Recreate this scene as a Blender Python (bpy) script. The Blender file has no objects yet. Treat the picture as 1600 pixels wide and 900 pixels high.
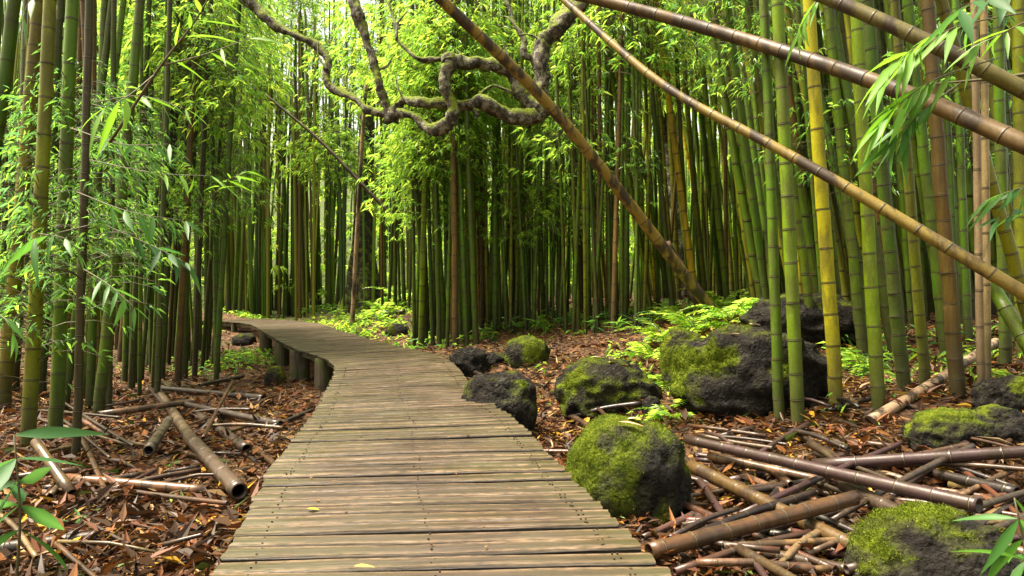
import bpy, math, random
import numpy as np
from mathutils import Vector, Quaternion, Matrix, noise

SC = bpy.context.scene
COL = SC.collection
random.seed(11); RNG = np.random.default_rng(11)
R = math.radians

# ------------------------------------------------------------------ camera, sky, sun, exposure
CAM_H = 1.35
cam_d = bpy.data.cameras.new("camera"); cam = bpy.data.objects.new("camera", cam_d); COL.objects.link(cam)
cam.location = (0, 0, CAM_H); cam.rotation_euler = (R(90), 0, 0)
cam_d.lens = 24; cam_d.sensor_width = 36; cam_d.clip_start = .05; cam_d.clip_end = 2000
SC.camera = cam
SUN_EL, SUN_ROT = R(66), R(-85)
wd = bpy.data.worlds.new("World"); SC.world = wd; wd.use_nodes = True
_n = wd.node_tree.nodes; _l = wd.node_tree.links; _n.clear()
sky = _n.new("ShaderNodeTexSky"); sky.sky_type = 'NISHITA'; sky.sun_disc = False
sky.sun_elevation = SUN_EL; sky.sun_rotation = SUN_ROT; sky.air_density = 1.0; sky.dust_density = 4.0; sky.ozone_density = .6
bg = _n.new("ShaderNodeBackground"); bg.inputs[1].default_value = .15
wo = _n.new("ShaderNodeOutputWorld"); _tint = _n.new("ShaderNodeMix"); _tint.data_type = 'RGBA'; _tint.blend_type = 'MULTIPLY'; _tint.inputs[0].default_value = 1
_tint.inputs[7].default_value = (1.22, 1.0, .62, 1)       # overcast white rather than blue
_l.new(sky.outputs[0], _tint.inputs[6]); _l.new(_tint.outputs[2], bg.inputs[0]); _l.new(bg.outputs[0], wo.inputs[0])
sd = bpy.data.lights.new("sun", 'SUN'); so = bpy.data.objects.new("sun", sd); COL.objects.link(so)
sd.energy = 3.8; sd.angle = R(18); sd.color = (1, .95, .84)
_sv = Vector((math.sin(SUN_ROT) * math.cos(SUN_EL), math.cos(SUN_ROT) * math.cos(SUN_EL), math.sin(SUN_EL)))
so.rotation_euler = (-_sv).to_track_quat('-Z', 'Y').to_euler()
SC.view_settings.view_transform = 'Standard'; SC.view_settings.look = 'None'
SC.view_settings.exposure = 2.0; SC.view_settings.gamma = 1
SC.render.engine = 'CYCLES'
SC.cycles.max_bounces = 7; SC.cycles.diffuse_bounces = 4; SC.cycles.glossy_bounces = 2; SC.cycles.transmission_bounces = 4
SC.cycles.use_denoising = True
SC.cycles.sample_clamp_indirect = 6
SC.cycles.caustics_reflective = False; SC.cycles.caustics_refractive = False

F = 1600 * 24 / 36                                    # focal length in the photograph's pixels
# ------------------------------------------------------------------ terrain
def sstep(t):
    t = np.clip(t, 0, 1); return t * t * (3 - 2 * t)
def smin(a, b, k): return -np.log(np.exp(-np.clip(a, -40, 40) * k) + np.exp(-np.clip(b, -40, 40) * k)) / k
def ground(x, y):
    x = np.asarray(x, float); y = np.asarray(y, float)
    d = (x + 1.75) * .9 + (y - 9.5) * .44
    h = .18 * np.maximum(d - .8, 0)
    h = smin(h, .85 + .02 * np.maximum(d, 0), 6.0) - smin(np.array(0.), np.array(.85), 6.0)
    h = h + .55 * sstep((y - 19.5) / 4) * sstep((1.5 - d) / 3)
    h = h + .75 * np.exp(-(((x + 2.9) / 1.25) ** 2 + ((y - 17.8) / 1.9) ** 2))
    h = h + np.maximum(y - 29, 0) * .22 + .9 * sstep((np.abs(x) - 25) / 20)
    h = h - .17 * sstep((y - 7.4) / 1.6) * sstep((19.5 - y) / 2) * sstep((.1 - d) / .7) * sstep((d + 5) / 2)
    h = h + .42 * np.exp(-(((x - 2.75) / 1.15) ** 2 + ((y - 8.4) / 1.2) ** 2))
    h = h + .03 * np.sin(x * 1.7 + 1) * np.cos(y * 1.3) + .02 * np.sin(x * 4.1 + y * 3.3)
    return h
def gz(x, y): return float(ground(x, y))
def at(px, py, Y):                                     # a point of the photograph at a distance of Y metres
    return Vector(((px - 800) / F * Y, Y, CAM_H - (py - 450) / F * Y))
def on_ground(px, py):                                 # where the view through a point of the photograph meets the terrain
    dx, dz = (px - 800) / F, -(py - 450) / F
    y = 1.5
    while y < 60:
        if CAM_H + dz * y <= gz(dx * y, y): break
        y += .04
    return Vector((dx * y, y, gz(dx * y, y)))

# ------------------------------------------------------------------ helpers
def mesh_np(name, V, Fc, col=None, attrs=None, smooth=False, mats=(), midx=None):
    me = bpy.data.meshes.new(name); V = np.asarray(V, np.float32)
    groups = Fc if isinstance(Fc, (list, tuple)) else [Fc]
    groups = [np.asarray(g, np.int32) for g in groups if len(g)]
    me.vertices.add(len(V)); me.vertices.foreach_set("co", V.ravel())
    tot = np.concatenate([np.full(len(g), g.shape[1], np.int32) for g in groups])
    idx = np.concatenate([g.ravel() for g in groups])
    me.loops.add(len(idx)); me.loops.foreach_set("vertex_index", idx)
    me.polygons.add(len(tot))
    st = np.zeros(len(tot), np.int32); st[1:] = np.cumsum(tot)[:-1]
    me.polygons.foreach_set("loop_start", st); me.polygons.foreach_set("loop_total", tot)
    if midx is not None: me.polygons.foreach_set("material_index", np.asarray(midx, np.int32))
    me.polygons.foreach_set("use_smooth", np.full(len(tot), smooth))
    if col is not None:
        a = me.attributes.new("Col", 'FLOAT_COLOR', 'POINT')
        c = np.ones((len(V), 4), np.float32); c[:, :3] = col; a.data.foreach_set("color", c.ravel())
    for k, v in (attrs or {}).items():
        a = me.attributes.new(k, 'FLOAT', 'POINT'); a.data.foreach_set("value", np.asarray(v, np.float32))
    for m in mats: me.materials.append(m)
    me.update(calc_edges=True); me.validate()
    return me
def link(name, data, parent=None, loc=None, rot=None, scale=None, color=None):
    o = bpy.data.objects.new(name, data); COL.objects.link(o)
    if parent is not None: o.parent = parent
    if loc is not None: o.location = loc
    if rot is not None:
        o.rotation_mode = 'QUATERNION'; o.rotation_quaternion = rot
    if scale is not None: o.scale = scale if hasattr(scale, '__len__') else (scale,) * 3
    if color is not None: o.color = (*color, 1)
    return o
def tag(o, label, cat, group=None, kind=None):
    if label: o['label'] = label
    if cat: o['category'] = cat
    if group: o['group'] = group
    if kind: o['kind'] = kind
    return o
def thing(name, loc, label, cat, group=None):
    return tag(link(name, None, None, loc), label, cat, group)
def unit(a): return a / np.maximum(np.linalg.norm(a, axis=-1, keepdims=True), 1e-9)
def zrot(v, roll=0.):                                  # a turn that takes +Z to v
    return Vector(v).to_track_quat('Z', 'Y') @ Quaternion((0, 0, 1), roll)
def tube(P, rad, sides=8, caps=True, squash=None):
    P = np.asarray(P, float); n = len(P); rad = np.broadcast_to(np.asarray(rad, float), (n,))
    T = np.gradient(P, axis=0); T = unit(T)
    a = np.array([0, 0, 1.]) if abs(T[0][2]) < .9 else np.array([1., 0, 0])
    N = np.zeros_like(P); u = np.cross(T[0], a); u /= np.linalg.norm(u)
    for i in range(n):
        u = u - T[i] * (u @ T[i]); u /= np.linalg.norm(u); N[i] = u
    B = np.cross(T, N)
    ang = np.linspace(0, 2 * np.pi, sides, endpoint=False)
    V = (P[:, None] + rad[:, None, None] * (np.cos(ang)[None, :, None] * N[:, None] + np.sin(ang)[None, :, None] * B[:, None])).reshape(-1, 3)
    i, j = np.meshgrid(np.arange(n - 1), np.arange(sides), indexing='ij'); j2 = (j + 1) % sides
    Q = np.stack([i * sides + j, i * sides + j2, (i + 1) * sides + j2, (i + 1) * sides + j], -1).reshape(-1, 4)
    Tr = np.zeros((0, 3), int)
    if caps:
        V = np.vstack([V, P[0], P[-1]]); k = np.arange(sides); k2 = (k + 1) % sides; c = n * sides
        Tr = np.vstack([np.stack([k2, k, np.full(sides, c)], -1), np.stack([(n - 1) * sides + k, (n - 1) * sides + k2, np.full(sides, c + 1)], -1)])
    return V, Q, Tr
def smooth_path(P, n):
    P = np.asarray(P, float); m = len(P)
    if m == 2: return np.linspace(P[0], P[1], n)
    E = np.vstack([2 * P[0] - P[1], P, 2 * P[-1] - P[-2]])
    t = np.linspace(0, m - 1 - 1e-6, n); i = t.astype(int); f = (t - i)[:, None]
    a, b, c, d = E[i], E[i + 1], E[i + 2], E[i + 3]
    return .5 * ((2 * b) + (c - a) * f + (2 * a - 5 * b + 4 * c - d) * f ** 2 + (3 * b - a - 3 * c + d) * f ** 3)
def join(parts):
    V, Fq, Ft, o = [], [], [], 0
    for v, q, t in parts:
        V.append(v); Fq.append(q + o); Ft.append(t + o); o += len(v)
    return np.vstack(V), [np.vstack(Fq), np.vstack(Ft)]

# ------------------------------------------------------------------ materials
def mat(name):
    m = bpy.data.materials.new(name); m.use_nodes = True
    nt = m.node_tree; nt.nodes.clear()
    return m, nt
class NT:
    def __init__(s, nt): s.t = nt
    def n(s, typ, **kw):
        d = s.t.nodes.new(typ)
        for k, v in kw.items(): setattr(d, k, v)
        return d
    def l(s, a, b): s.t.links.new(a, b)
    def noise(s, vec, scale, detail=3, rough=.55, dist=0.):
        d = s.n("ShaderNodeTexNoise"); d.inputs['Scale'].default_value = scale; d.inputs['Detail'].default_value = detail
        d.inputs['Roughness'].default_value = rough; d.inputs['Distortion'].default_value = dist
        if vec is not None: s.l(vec, d.inputs['Vector'])
        return d.outputs['Fac']
    def mapping(s, vec, scale):
        d = s.n("ShaderNodeMapping"); d.inputs['Scale'].default_value = scale; s.l(vec, d.inputs['Vector']); return d.outputs[0]
    def ramp(s, fac, stops):
        d = s.n("ShaderNodeValToRGB"); e = d.color_ramp.elements
        while len(e) < len(stops): e.new(.5)
        for el, (p, c) in zip(e, stops):
            el.position = p; el.color = (*c, 1) if hasattr(c, '__len__') else (c, c, c, 1)
        s.l(fac, d.inputs[0]); return d.outputs[0]
    def mix(s, fac, a, b, mode='MIX'):
        d = s.n("ShaderNodeMix", data_type='RGBA', blend_type=mode)
        for x, sock in ((fac, d.inputs[0]), (a, d.inputs[6]), (b, d.inputs[7])):
            if hasattr(x, 'is_output'): s.l(x, sock)
            elif hasattr(x, '__len__'): sock.default_value = (*x, 1)
            else: sock.default_value = x if sock.type == 'VALUE' else (x, x, x, 1)
        return d.outputs[2]
    def math(s, op, a, b=0.):
        d = s.n("ShaderNodeMath", operation=op)
        for x, sock in ((a, d.inputs[0]), (b, d.inputs[1])):
            if hasattr(x, 'is_output'): s.l(x, sock)
            else: sock.default_value = x
        return d.outputs[0]
    def attr(s, name, out='Fac'):
        d = s.n("ShaderNodeAttribute", attribute_name=name); return d.outputs[out]
    def bump(s, h, strength=.4, dist=.01):
        d = s.n("ShaderNodeBump"); d.inputs['Strength'].default_value = strength; d.inputs['Distance'].default_value = dist
        s.l(h, d.inputs['Height']); return d.outputs[0]
    def out(s, color, rough=.6, spec=.4, normal=None, trans=None, tfac=.4):
        p = s.n("ShaderNodeBsdfPrincipled")
        for x, k in ((color, 'Base Color'), (rough, 'Roughness'), (spec, 'Specular IOR Level'), (normal, 'Normal')):
            if x is None: continue
            if hasattr(x, 'is_output'): s.l(x, p.inputs[k])
            elif hasattr(x, '__len__'): p.inputs[k].default_value = (*x, 1)
            else: p.inputs[k].default_value = x
        o = s.n("ShaderNodeOutputMaterial"); sh = p.outputs[0]
        if trans is not None:
            t = s.n("ShaderNodeBsdfTranslucent"); s.l(trans, t.inputs[0])
            m = s.n("ShaderNodeMixShader"); m.inputs[0].default_value = tfac
            s.l(sh, m.inputs[1]); s.l(t.outputs[0], m.inputs[2]); sh = m.outputs[0]
        s.l(sh, o.inputs[0])
def tc(s, k='Object'): return s.n("ShaderNodeTexCoord").outputs[k]

def bamboo_material(name, blotch=.35, gloss=.3, dead=False, vcol=False, tone=(.18, .11, .028), lichen=.22):
    m, nt = mat(name); s = NT(nt)
    oi = s.n("ShaderNodeObjectInfo"); obc = oi.outputs['Color']; rnd = oi.outputs['Random']
    if vcol: obc = s.attr('Col', 'Color')
    at_l, at_node = s.attr("along"), s.attr("node")
    pos = s.n("ShaderNodeNewGeometry").outputs['Position']
    ob = tc(s)
    streak = s.noise(s.mapping(pos, (30, 30, 1.2)), 1.6, 3)
    patch = s.noise(s.mapping(pos, (3, 3, .8)), 2.2, 4, .6)
    fine = s.noise(pos, 60, 3, .6)
    c = s.mix(s.ramp(streak, [(.3, 0), (.75, .55)]), obc, s.mix(.55, obc, (.17, .16, .008) if not dead else tone))
    c = s.mix(s.math('MULTIPLY', s.ramp(patch, [(.46, 0), (.56, 1)]), blotch), c, (.055, .04, .02) if not dead else (.03, .018, .012))
    c = s.mix(s.math('MULTIPLY', s.ramp(s.noise(pos, 9, 5, .7), [(.62, 0), (.74, 1)]), lichen), c, (.26, .27, .12))        # pale lichen
    base = s.math('ADD', at_l, s.math('MULTIPLY', s.math('SUBTRACT', patch, .5), 1.6))
    if not dead:                                       # old stained foot of the culm
        c = s.mix(s.ramp(s.math('MULTIPLY', base, .55), [(.05, .85), (.5, 0)]), c, (.035, .03, .018))
    ring = s.ramp(at_node, [(.18, 0), (.5, 1)])
    c = s.mix(s.math('MULTIPLY', ring, .85), c, s.mix(s.ramp(at_node, [(.78, 0), (.9, 1)]), (.02, .014, .008), (.15, .13, .075)))
    c = s.mix(.35, c, s.mix(s.ramp(fine, [(.3, .2), (.7, 1.0)]), (.008, .009, .003), c))
    s.out(c, s.ramp(fine, [(.3, gloss), (.7, gloss + .2)]), .22 if not dead else .4, s.bump(s.math('ADD', streak, fine), .12, .004))
    return m
M_BAM = bamboo_material("green bamboo", .5)
M_FALL = bamboo_material("fallen wet bamboo", .8, .27, True, False, (.030, .016, .010), .05)
M_BAMV = bamboo_material("grove bamboo", vcol=True)
M_DEAD = bamboo_material("dead bamboo", .95, .38, True)

def leaf_material(name, tfac, boost, rough=.38, spec=.5):
    m, nt = mat(name); s = NT(nt)
    c = s.attr("Col", 'Color'); rnd = s.n("ShaderNodeObjectInfo").outputs['Random']
    c = s.mix(s.math('MULTIPLY', rnd, .5), c, s.mix(1, c, (.55, .75, .75), 'MULTIPLY'))
    t = s.mix(1, c, boost, 'MULTIPLY')
    s.out(c, rough, spec, None, t, tfac)
    return m
M_LEAF = leaf_material("bamboo leaf", .62, (4.0, 3.1, 4.0), .32, .5)
M_NEARLEAF = leaf_material("broad wet leaf", .4, (2.6, 2.4, 1.4), .45, .22)
M_LITTER = leaf_material("fallen leaf", .12, (1, 1, 1), .5, .22)
m, nt = mat("twig"); s = NT(nt); s.out((.07, .06, .025), .6); M_TWIG = m

m, nt = mat("wet boards"); s = NT(nt)
ob = tc(s); rnd = s.n("ShaderNodeObjectInfo").outputs['Random']; pos = s.n("ShaderNodeNewGeometry").outputs['Position']
offs = s.n("ShaderNodeVectorMath", operation='ADD'); s.l(ob, offs.inputs[0])
cmb = s.n("ShaderNodeCombineXYZ"); s.l(s.math('MULTIPLY', rnd, 57.), cmb.inputs[0]); s.l(s.math('MULTIPLY', rnd, 31.), cmb.inputs[1]); s.l(cmb.outputs[0], offs.inputs[1])
ov = offs.outputs[0]
grain = s.noise(s.mapping(ov, (3.0, 7, 3)), 1.5, 6, .7, .3)
broad = s.noise(s.mapping(ov, (2.2, 1.2, 1.2)), 1.7, 3)
c = s.ramp(grain, [(.30, (.007, .005, .0035)), (.5, (.035, .025, .016)), (.72, (.092, .066, .044))])
c = s.mix(s.ramp(broad, [(.35, 0), (.7, .6)]), c, (.036, .023, .014))
c = s.mix(s.math('MULTIPLY', s.ramp(rnd, [(0, 0), (1, 1)]), .9), c, s.mix(1, c, (.50, .46, .40), 'MULTIPLY'))
alg = s.noise(pos, 1.3, 4, .6)
edge = s.math('POWER', s.math('ABSOLUTE', s.attr("across")), 3.)
c = s.mix(s.math('MULTIPLY', s.ramp(s.math('ADD', alg, s.math('MULTIPLY', edge, .3)), [(.42, 0), (.72, 1)]), .75), c, (.036, .035, .009))    # algae on the boards' ends
c = s.mix(s.math('MULTIPLY', s.attr("worn"), s.ramp(s.noise(s.mapping(ov, (14, 3, 3)), 2., 4), [(.35, .1), (.6, .95)])), c, (.21, .14, .085))
c = s.mix(s.math('MULTIPLY', s.attr("gap_shade"), .93), c, (.008, .006, .004))  # shade of the gaps painted into the boards' side faces
c = s.mix(s.math('MULTIPLY', s.ramp(s.noise(s.mapping(ov, (5, 14, 4)), 2.3, 3), [(.66, 0), (.72, 1)]), .7), c, (.02, .014, .01))
s.out(c, s.ramp(s.noise(pos, 2.5, 4), [(.3, .32), (.7, .62)]), .4, s.bump(s.math('ADD', grain, s.math('MULTIPLY', broad, .6)), .7, .006))
M_BOARD = m
m, nt = mat("damp post wood"); s = NT(nt); pos = s.n("ShaderNodeNewGeometry").outputs['Position']
g = s.noise(s.mapping(pos, (25, 25, 2)), 1.5, 4)
c = s.ramp(g, [(.3, (.03, .025, .018)), (.7, (.13, .10, .07))])
c = s.mix(s.ramp(s.noise(pos, 5, 4), [(.48, 0), (.62, .8)]), c, (.05, .075, .012))
s.out(c, .7, .3, s.bump(g, .5, .01)); M_POST = m

m, nt = mat("mossy basalt"); s = NT(nt); pos = s.n("ShaderNodeNewGeometry").outputs['Position']
n1 = s.noise(pos, 14, 6, .65); n2 = s.noise(pos, 55, 4, .7); pit = s.n("ShaderNodeTexVoronoi"); pit.inputs['Scale'].default_value = 26; s.l(pos, pit.inputs['Vector'])
rock = s.ramp(n1, [(.3, (.005, .004, .004)), (.55, (.019, .017, .014)), (.8, (.065, .058, .047))])
rock = s.mix(s.ramp(s.noise(pos, 7, 5, .7), [(.6, 0), (.7, .5)]), rock, (.11, .105, .085))
mc = s.ramp(s.noise(pos, 10, 5, .7), [(.3, (.022, .036, .004)), (.5, (.085, .115, .008)), (.75, (.17, .21, .014))])
mk = s.math('ADD', s.attr("moss"), s.math('MULTIPLY', s.math('SUBTRACT', s.noise(pos, 18, 4, .7), .5), .9))
rock = s.mix(s.ramp(mk, [(.05, 0), (.45, .75)]), rock, s.ramp(n2, [(.35, (.018, .022, .006)), (.65, (.075, .085, .022))]))   # thin green film
mkr = s.ramp(mk, [(.40, 0), (.75, 1)])
c = s.mix(mkr, rock, mc)
wrp = s.n("ShaderNodeVectorMath", operation='ADD'); s.l(pos, wrp.inputs[0]); nz_ = s.n("ShaderNodeTexNoise"); nz_.inputs['Scale'].default_value = 5; s.l(pos, nz_.inputs['Vector'])
sc_ = s.n("ShaderNodeVectorMath", operation='SCALE'); sc_.inputs['Scale'].default_value = .35; s.l(nz_.outputs['Color'], sc_.inputs[0]); s.l(sc_.outputs[0], wrp.inputs[1])
ve = s.n("ShaderNodeTexVoronoi", feature='DISTANCE_TO_EDGE'); ve.inputs['Scale'].default_value = 3.6; s.l(wrp.outputs[0], ve.inputs['Vector'])
crack = s.ramp(s.math('ADD', ve.outputs['Distance'], s.ramp(s.noise(pos, 2.6, 2), [(.42, 0), (.55, .08)])), [(0, 0), (.03, 1)])
c = s.mix(s.math('MULTIPLY', s.math('SUBTRACT', 1., crack), s.math('SUBTRACT', .8, s.math('MULTIPLY', mkr, .75))), c, (.004, .004, .003))
h = s.math('ADD', s.math('MULTIPLY', n1, 1.2), s.math('ADD', s.math('MULTIPLY', n2, .5), s.math('MULTIPLY', s.ramp(pit.outputs[0], [(0, 0), (.5, 1)]), .35)))
s.out(c, s.mix(mkr, s.ramp(n2, [(.3, .5), (.7, .8)]), .95), .10, s.bump(s.math('ADD', h, s.math('MULTIPLY', crack, .3)), 1.0, .06)); M_ROCK = m
M_MOSS = leaf_material("moss tufts", .3, (1.6, 1.5, 1), .8, .1)

m, nt = mat("lichen bark"); s = NT(nt); pos = s.n("ShaderNodeNewGeometry").outputs['Position']; nrm = s.n("ShaderNodeNewGeometry").outputs['Normal']
sx = s.n("ShaderNodeSeparateXYZ"); s.l(nrm, sx.inputs[0])
n1 = s.noise(pos, 9, 6, .7); n2 = s.noise(pos, 40, 4, .7)
c = s.ramp(n1, [(.3, (.012, .010, .007)), (.5, (.05, .041, .03)), (.75, (.16, .14, .10))])
c = s.mix(s.ramp(s.noise(pos, 8, 5, .75), [(.50, 0), (.57, .85)]), c, (.27, .26, .19))
mk = s.math('ADD', s.math('MULTIPLY', sx.outputs[2], .42), s.math('MULTIPLY', s.noise(pos, 4.5, 5, .65), 1.05))
c = s.mix(s.ramp(mk, [(.56, 0), (.74, 1)]), c, s.ramp(n2, [(.3, (.05, .085, .006)), (.7, (.24, .30, .012))]))
s.out(c, .8, .3, s.bump(s.math('ADD', n1, s.math('MULTIPLY', n2, .8)), 1.0, .05)); M_BARK = m

m, nt = mat("forest soil"); s = NT(nt); pos = s.n("ShaderNodeNewGeometry").outputs['Position']
v = s.n("ShaderNodeTexVoronoi"); v.inputs['Scale'].default_value = 22; s.l(s.mapping(pos, (1, .6, 1)), v.inputs['Vector'])
n1 = s.noise(pos, 6, 6, .7); n2 = s.noise(pos, .35, 3)
sp = s.n("ShaderNodeSeparateColor"); s.l(v.outputs['Color'], sp.inputs[0])
c = s.ramp(sp.outputs[0], [(.1, (.022, .012, .007)), (.5, (.085, .04, .016)), (.8, (.16, .075, .028)), (.95, (.27, .16, .06))])
c = s.mix(s.ramp(n1, [(.4, .7), (.6, 0)]), c, (.02, .012, .008))
c = s.mix(s.math('MULTIPLY', s.ramp(s.noise(pos, .8, 4), [(.55, 0), (.7, 1)]), .5), c, (.04, .055, .012))
sy = s.n("ShaderNodeSeparateXYZ"); s.l(pos, sy.inputs[0])       # green undergrowth takes over deeper in the forest
c = s.mix(s.ramp(s.math('ADD', s.math('MULTIPLY', sy.outputs[1], .02), s.math('MULTIPLY', n1, .15)), [(.52, 0), (.66, .9)]), c, s.ramp(n1, [(.35, (.012, .022, .005)), (.65, (.06, .10, .012))]))
s.out(c, .8, .2, s.bump(s.math('ADD', v.outputs['Distance'], n1), .8, .04)); M_SOIL = m

# ------------------------------------------------------------------ ground sheet
u = np.linspace(-1, 1, 241); gx = np.sinh(u * 5.2) / np.sinh(5.2) * 400; gy = 9 + gx
X, Y = np.meshgrid(gx, gy, indexing='xy'); Zg = ground(X, Y)
fac = np.minimum(np.abs(X) + np.abs(Y - 9), 30) / 30
Zg = Zg + .012 * np.sin(X * 13.1) * np.sin(Y * 11.7) * (1 - fac)
i, j = np.meshgrid(np.arange(240), np.arange(240), indexing='ij'); a = i * 241 + j
tag(link("ground", mesh_np("ground", np.stack([X, Y, Zg], -1).reshape(-1, 3), np.stack([a, a + 1, a + 242, a + 241], -1).reshape(-1, 4), smooth=True, mats=[M_SOIL])),
    "forest floor of brown leaf litter beneath the bamboo", None, None, 'structure')

# ------------------------------------------------------------------ boardwalk
DECK = .35
walk = thing("boardwalk", (0, 0, 0), "weathered plank boardwalk on stub posts bending left through the bamboo", "boardwalk")
# stations: left edge and right edge of the deck, from the photograph's outline
LE = [(-.80, .95), (-1.04, 2.36), (-1.325, 3.72), (-1.49, 4.8), (-1.77, 6.39), (-2.42, 9.15), (-3.75, 11.6), (-5.4, 15.0), (-7.45, 19.2), (-9.3, 20.8), (-12.5, 22.2)]
RE = [(.80, 1.0), (.545, 2.45), (.275, 3.86), (.06, 5.05), (-.36, 6.75), (-1.02, 9.95), (-2.35, 12.5), (-4.0, 16.0), (-5.8, 19.9), (-8.2, 22.3), (-12.0, 23.8)]
NS = 1500
Lp = smooth_path([(x, y, 0) for x, y in LE], NS); Rp = smooth_path([(x, y, 0) for x, y in RE], NS)
mid = (Lp + Rp) / 2; sl = np.concatenate([[0], np.cumsum(np.linalg.norm(np.diff(mid, axis=0), axis=1))])
def plank_mesh(k):
    r = np.random.default_rng(100 + k); nseg = 8
    prof = np.array([(-.5, -.5), (-.5, .12), (-.43, .42), (-.1, .5), (.18, .47), (.43, .40), (.5, .12), (.5, -.5)])
    worn = np.array([0, .55, .8, .05, .0, .5, .35, 0])
    xs = np.linspace(-.5, .5, nseg); V, W, A, SH = [], [], [], []
    ph = r.uniform(0, 6, 4)
    for q, x in enumerate(xs):
        w = 1 + .018 * math.sin(x * 9 + ph[0]) + r.normal(0, .008)
        for (py_, pz), wo in zip(prof, worn):
            V.append((x + (r.normal(0, .003) if q in (0, nseg - 1) else 0), py_ * w + .02 * math.sin(x * 5 + ph[1]), pz + .06 * math.sin(x * 6 + ph[2] + py_) + r.normal(0, .025)))
            W.append(wo * (1 + r.normal(0, .3))); A.append(2 * x); SH.append(1. if pz < .3 else 0.)  # side faces marked to be coloured dark, as if shaded in the gap
    V = np.array(V); n = 8
    i, j = np.meshgrid(np.arange(nseg - 1), np.arange(n), indexing='ij'); j2 = (j + 1) % n
    Q = np.stack([i * n + j, (i + 1) * n + j, (i + 1) * n + j2, i * n + j2], -1).reshape(-1, 4)
    caps = [list(range(n)), list(range((nseg - 1) * n, nseg * n))[::-1]]
    return mesh_np("plank", V, [Q, np.array(caps)], attrs={"worn": np.clip(W, 0, 1), "across": A, "gap_shade": SH}, mats=[M_BOARD])
PL = [plank_mesh(k) for k in range(10)]
sp_ = .3; kk = 0
rp = random.Random(3)
while sp_ < sl[-1] - .3:
    w = rp.uniform(.086, .108); gap = rp.choice([.018, .022, .030, .044])
    i = int(np.searchsorted(sl, sp_ + w / 2)); a_, b_ = Lp[i].copy(), Rp[i].copy()
    d = b_ - a_; L = np.linalg.norm(d) + rp.uniform(-.012, .012)
    c = (a_ + b_) / 2; ang = math.atan2(d[1], d[0]) + rp.gauss(0, .006)
    # spacing along the path squeezed where boards lie at a slant to it
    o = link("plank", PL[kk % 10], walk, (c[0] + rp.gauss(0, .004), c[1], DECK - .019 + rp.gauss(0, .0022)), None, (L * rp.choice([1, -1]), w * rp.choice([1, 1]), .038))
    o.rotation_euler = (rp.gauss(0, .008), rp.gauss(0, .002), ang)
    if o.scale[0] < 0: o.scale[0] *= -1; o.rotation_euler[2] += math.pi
    tdir = mid[min(i + 1, NS - 1)] - mid[i - 1]; tdir /= np.linalg.norm(tdir)
    slant = abs(-math.sin(ang) * tdir[0] + math.cos(ang) * tdir[1])
    sp_ += (w + gap) / max(slant, .5); kk += 1
nv, nq = [], []
for o in [c for c in walk.children if c.name.startswith("plank") and c.location.y < 9]:
    M_ = Matrix.LocRotScale(o.location, o.rotation_euler.to_quaternion(), None)
    for f in (-.42, -.41, 0.01, .42):
        for g in (-.25, .25):
            c = M_ @ Vector((f * o.scale.x + rp.gauss(0, .006), g * o.scale.y + rp.gauss(0, .004), .0195)); k0 = len(nv)
            for a in range(6): nv.append((c.x + .0042 * math.cos(a * 1.047), c.y + .0042 * math.sin(a * 1.047), c.z + .002))
            for a in range(6): nv.append((c.x + .0042 * math.cos(a * 1.047), c.y + .0042 * math.sin(a * 1.047), c.z - .012))
            nq += [[k0 + a, k0 + (a + 1) % 6, k0 + 6 + (a + 1) % 6, k0 + 6 + a] for a in range(6)] + [[k0, k0 + 1, k0 + 2, k0 + 3], [k0, k0 + 3, k0 + 4, k0 + 5]]
m, nt = mat("rusty nail"); s = NT(nt); s.out((.02, .012, .008), .6, .4)
link("nails", mesh_np("nails", nv, np.array(nq), mats=[m]), walk)['kind'] = 'stuff'
# bearers, edge beams and posts
def post_mesh(k):
    r = np.random.default_rng(40 + k); n = 7
    V, Q, T = tube(np.stack([np.zeros(n), np.zeros(n), np.linspace(-.25, 1, n)], -1), 1, 12)
    V[:, :2] *= (1 + .10 * np.sin(3 * np.arctan2(V[:, 1], V[:, 0]) + k) + r.normal(0, .03, len(V)))[:, None]
    return mesh_np("post", V, [Q, T], smooth=True, mats=[M_POST])
PO = [post_mesh(k) for k in range(3)]
def beam(name, P, hw, hh, z):
    P = np.asarray(P)[:, :2]; T = unit(np.gradient(P, axis=0)); N = np.stack([T[:, 1], -T[:, 0]], -1)
    V = []
    for p, nrm_ in zip(P, N):
        for sx_, sz_ in ((-1, -1), (1, -1), (1, 1), (-1, 1)): V.append((*(p + nrm_ * hw * sx_), z + hh * sz_))
    m_ = len(P); i, j = np.meshgrid(np.arange(m_ - 1), np.arange(4), indexing='ij'); j2 = (j + 1) % 4
    Q = np.stack([i * 4 + j, i * 4 + j2, (i + 1) * 4 + j2, (i + 1) * 4 + j], -1).reshape(-1, 4)
    Q = np.vstack([Q, [[3, 2, 1, 0], [(m_ - 1) * 4 + q for q in range(4)]]])
    return link(name, mesh_np(name, V, Q, mats=[M_POST]), walk)
for f in (.08, .5, .92):
    beam("bearer", (Lp * (1 - f) + Rp * f)[::25], .035, .045, DECK - .085)
for i_, (px, w, bo) in enumerate(((497, .15, 607), (459, .155, 588), (433, .135, 571), (409, .14, 556))):
    d = np.abs(800 + Lp[:, 0] / Lp[:, 1] * F - px) + np.where(Lp[:, 1] < 9.6, 500, 0) + np.where(Lp[:, 1] > 19.5, 500, 0); k = int(d.argmin())
    for f in (.06, .9):
        p = Lp[k] * (1 - f) + Rp[k] * f; z0 = gz(p[0], p[1])
        link("post", PO[i_ % 3], walk, (p[0], p[1], z0), Quaternion((0, 0, 1), i_ * 1.7), (w, w, max(DECK - .04 - z0, .03)))
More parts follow.
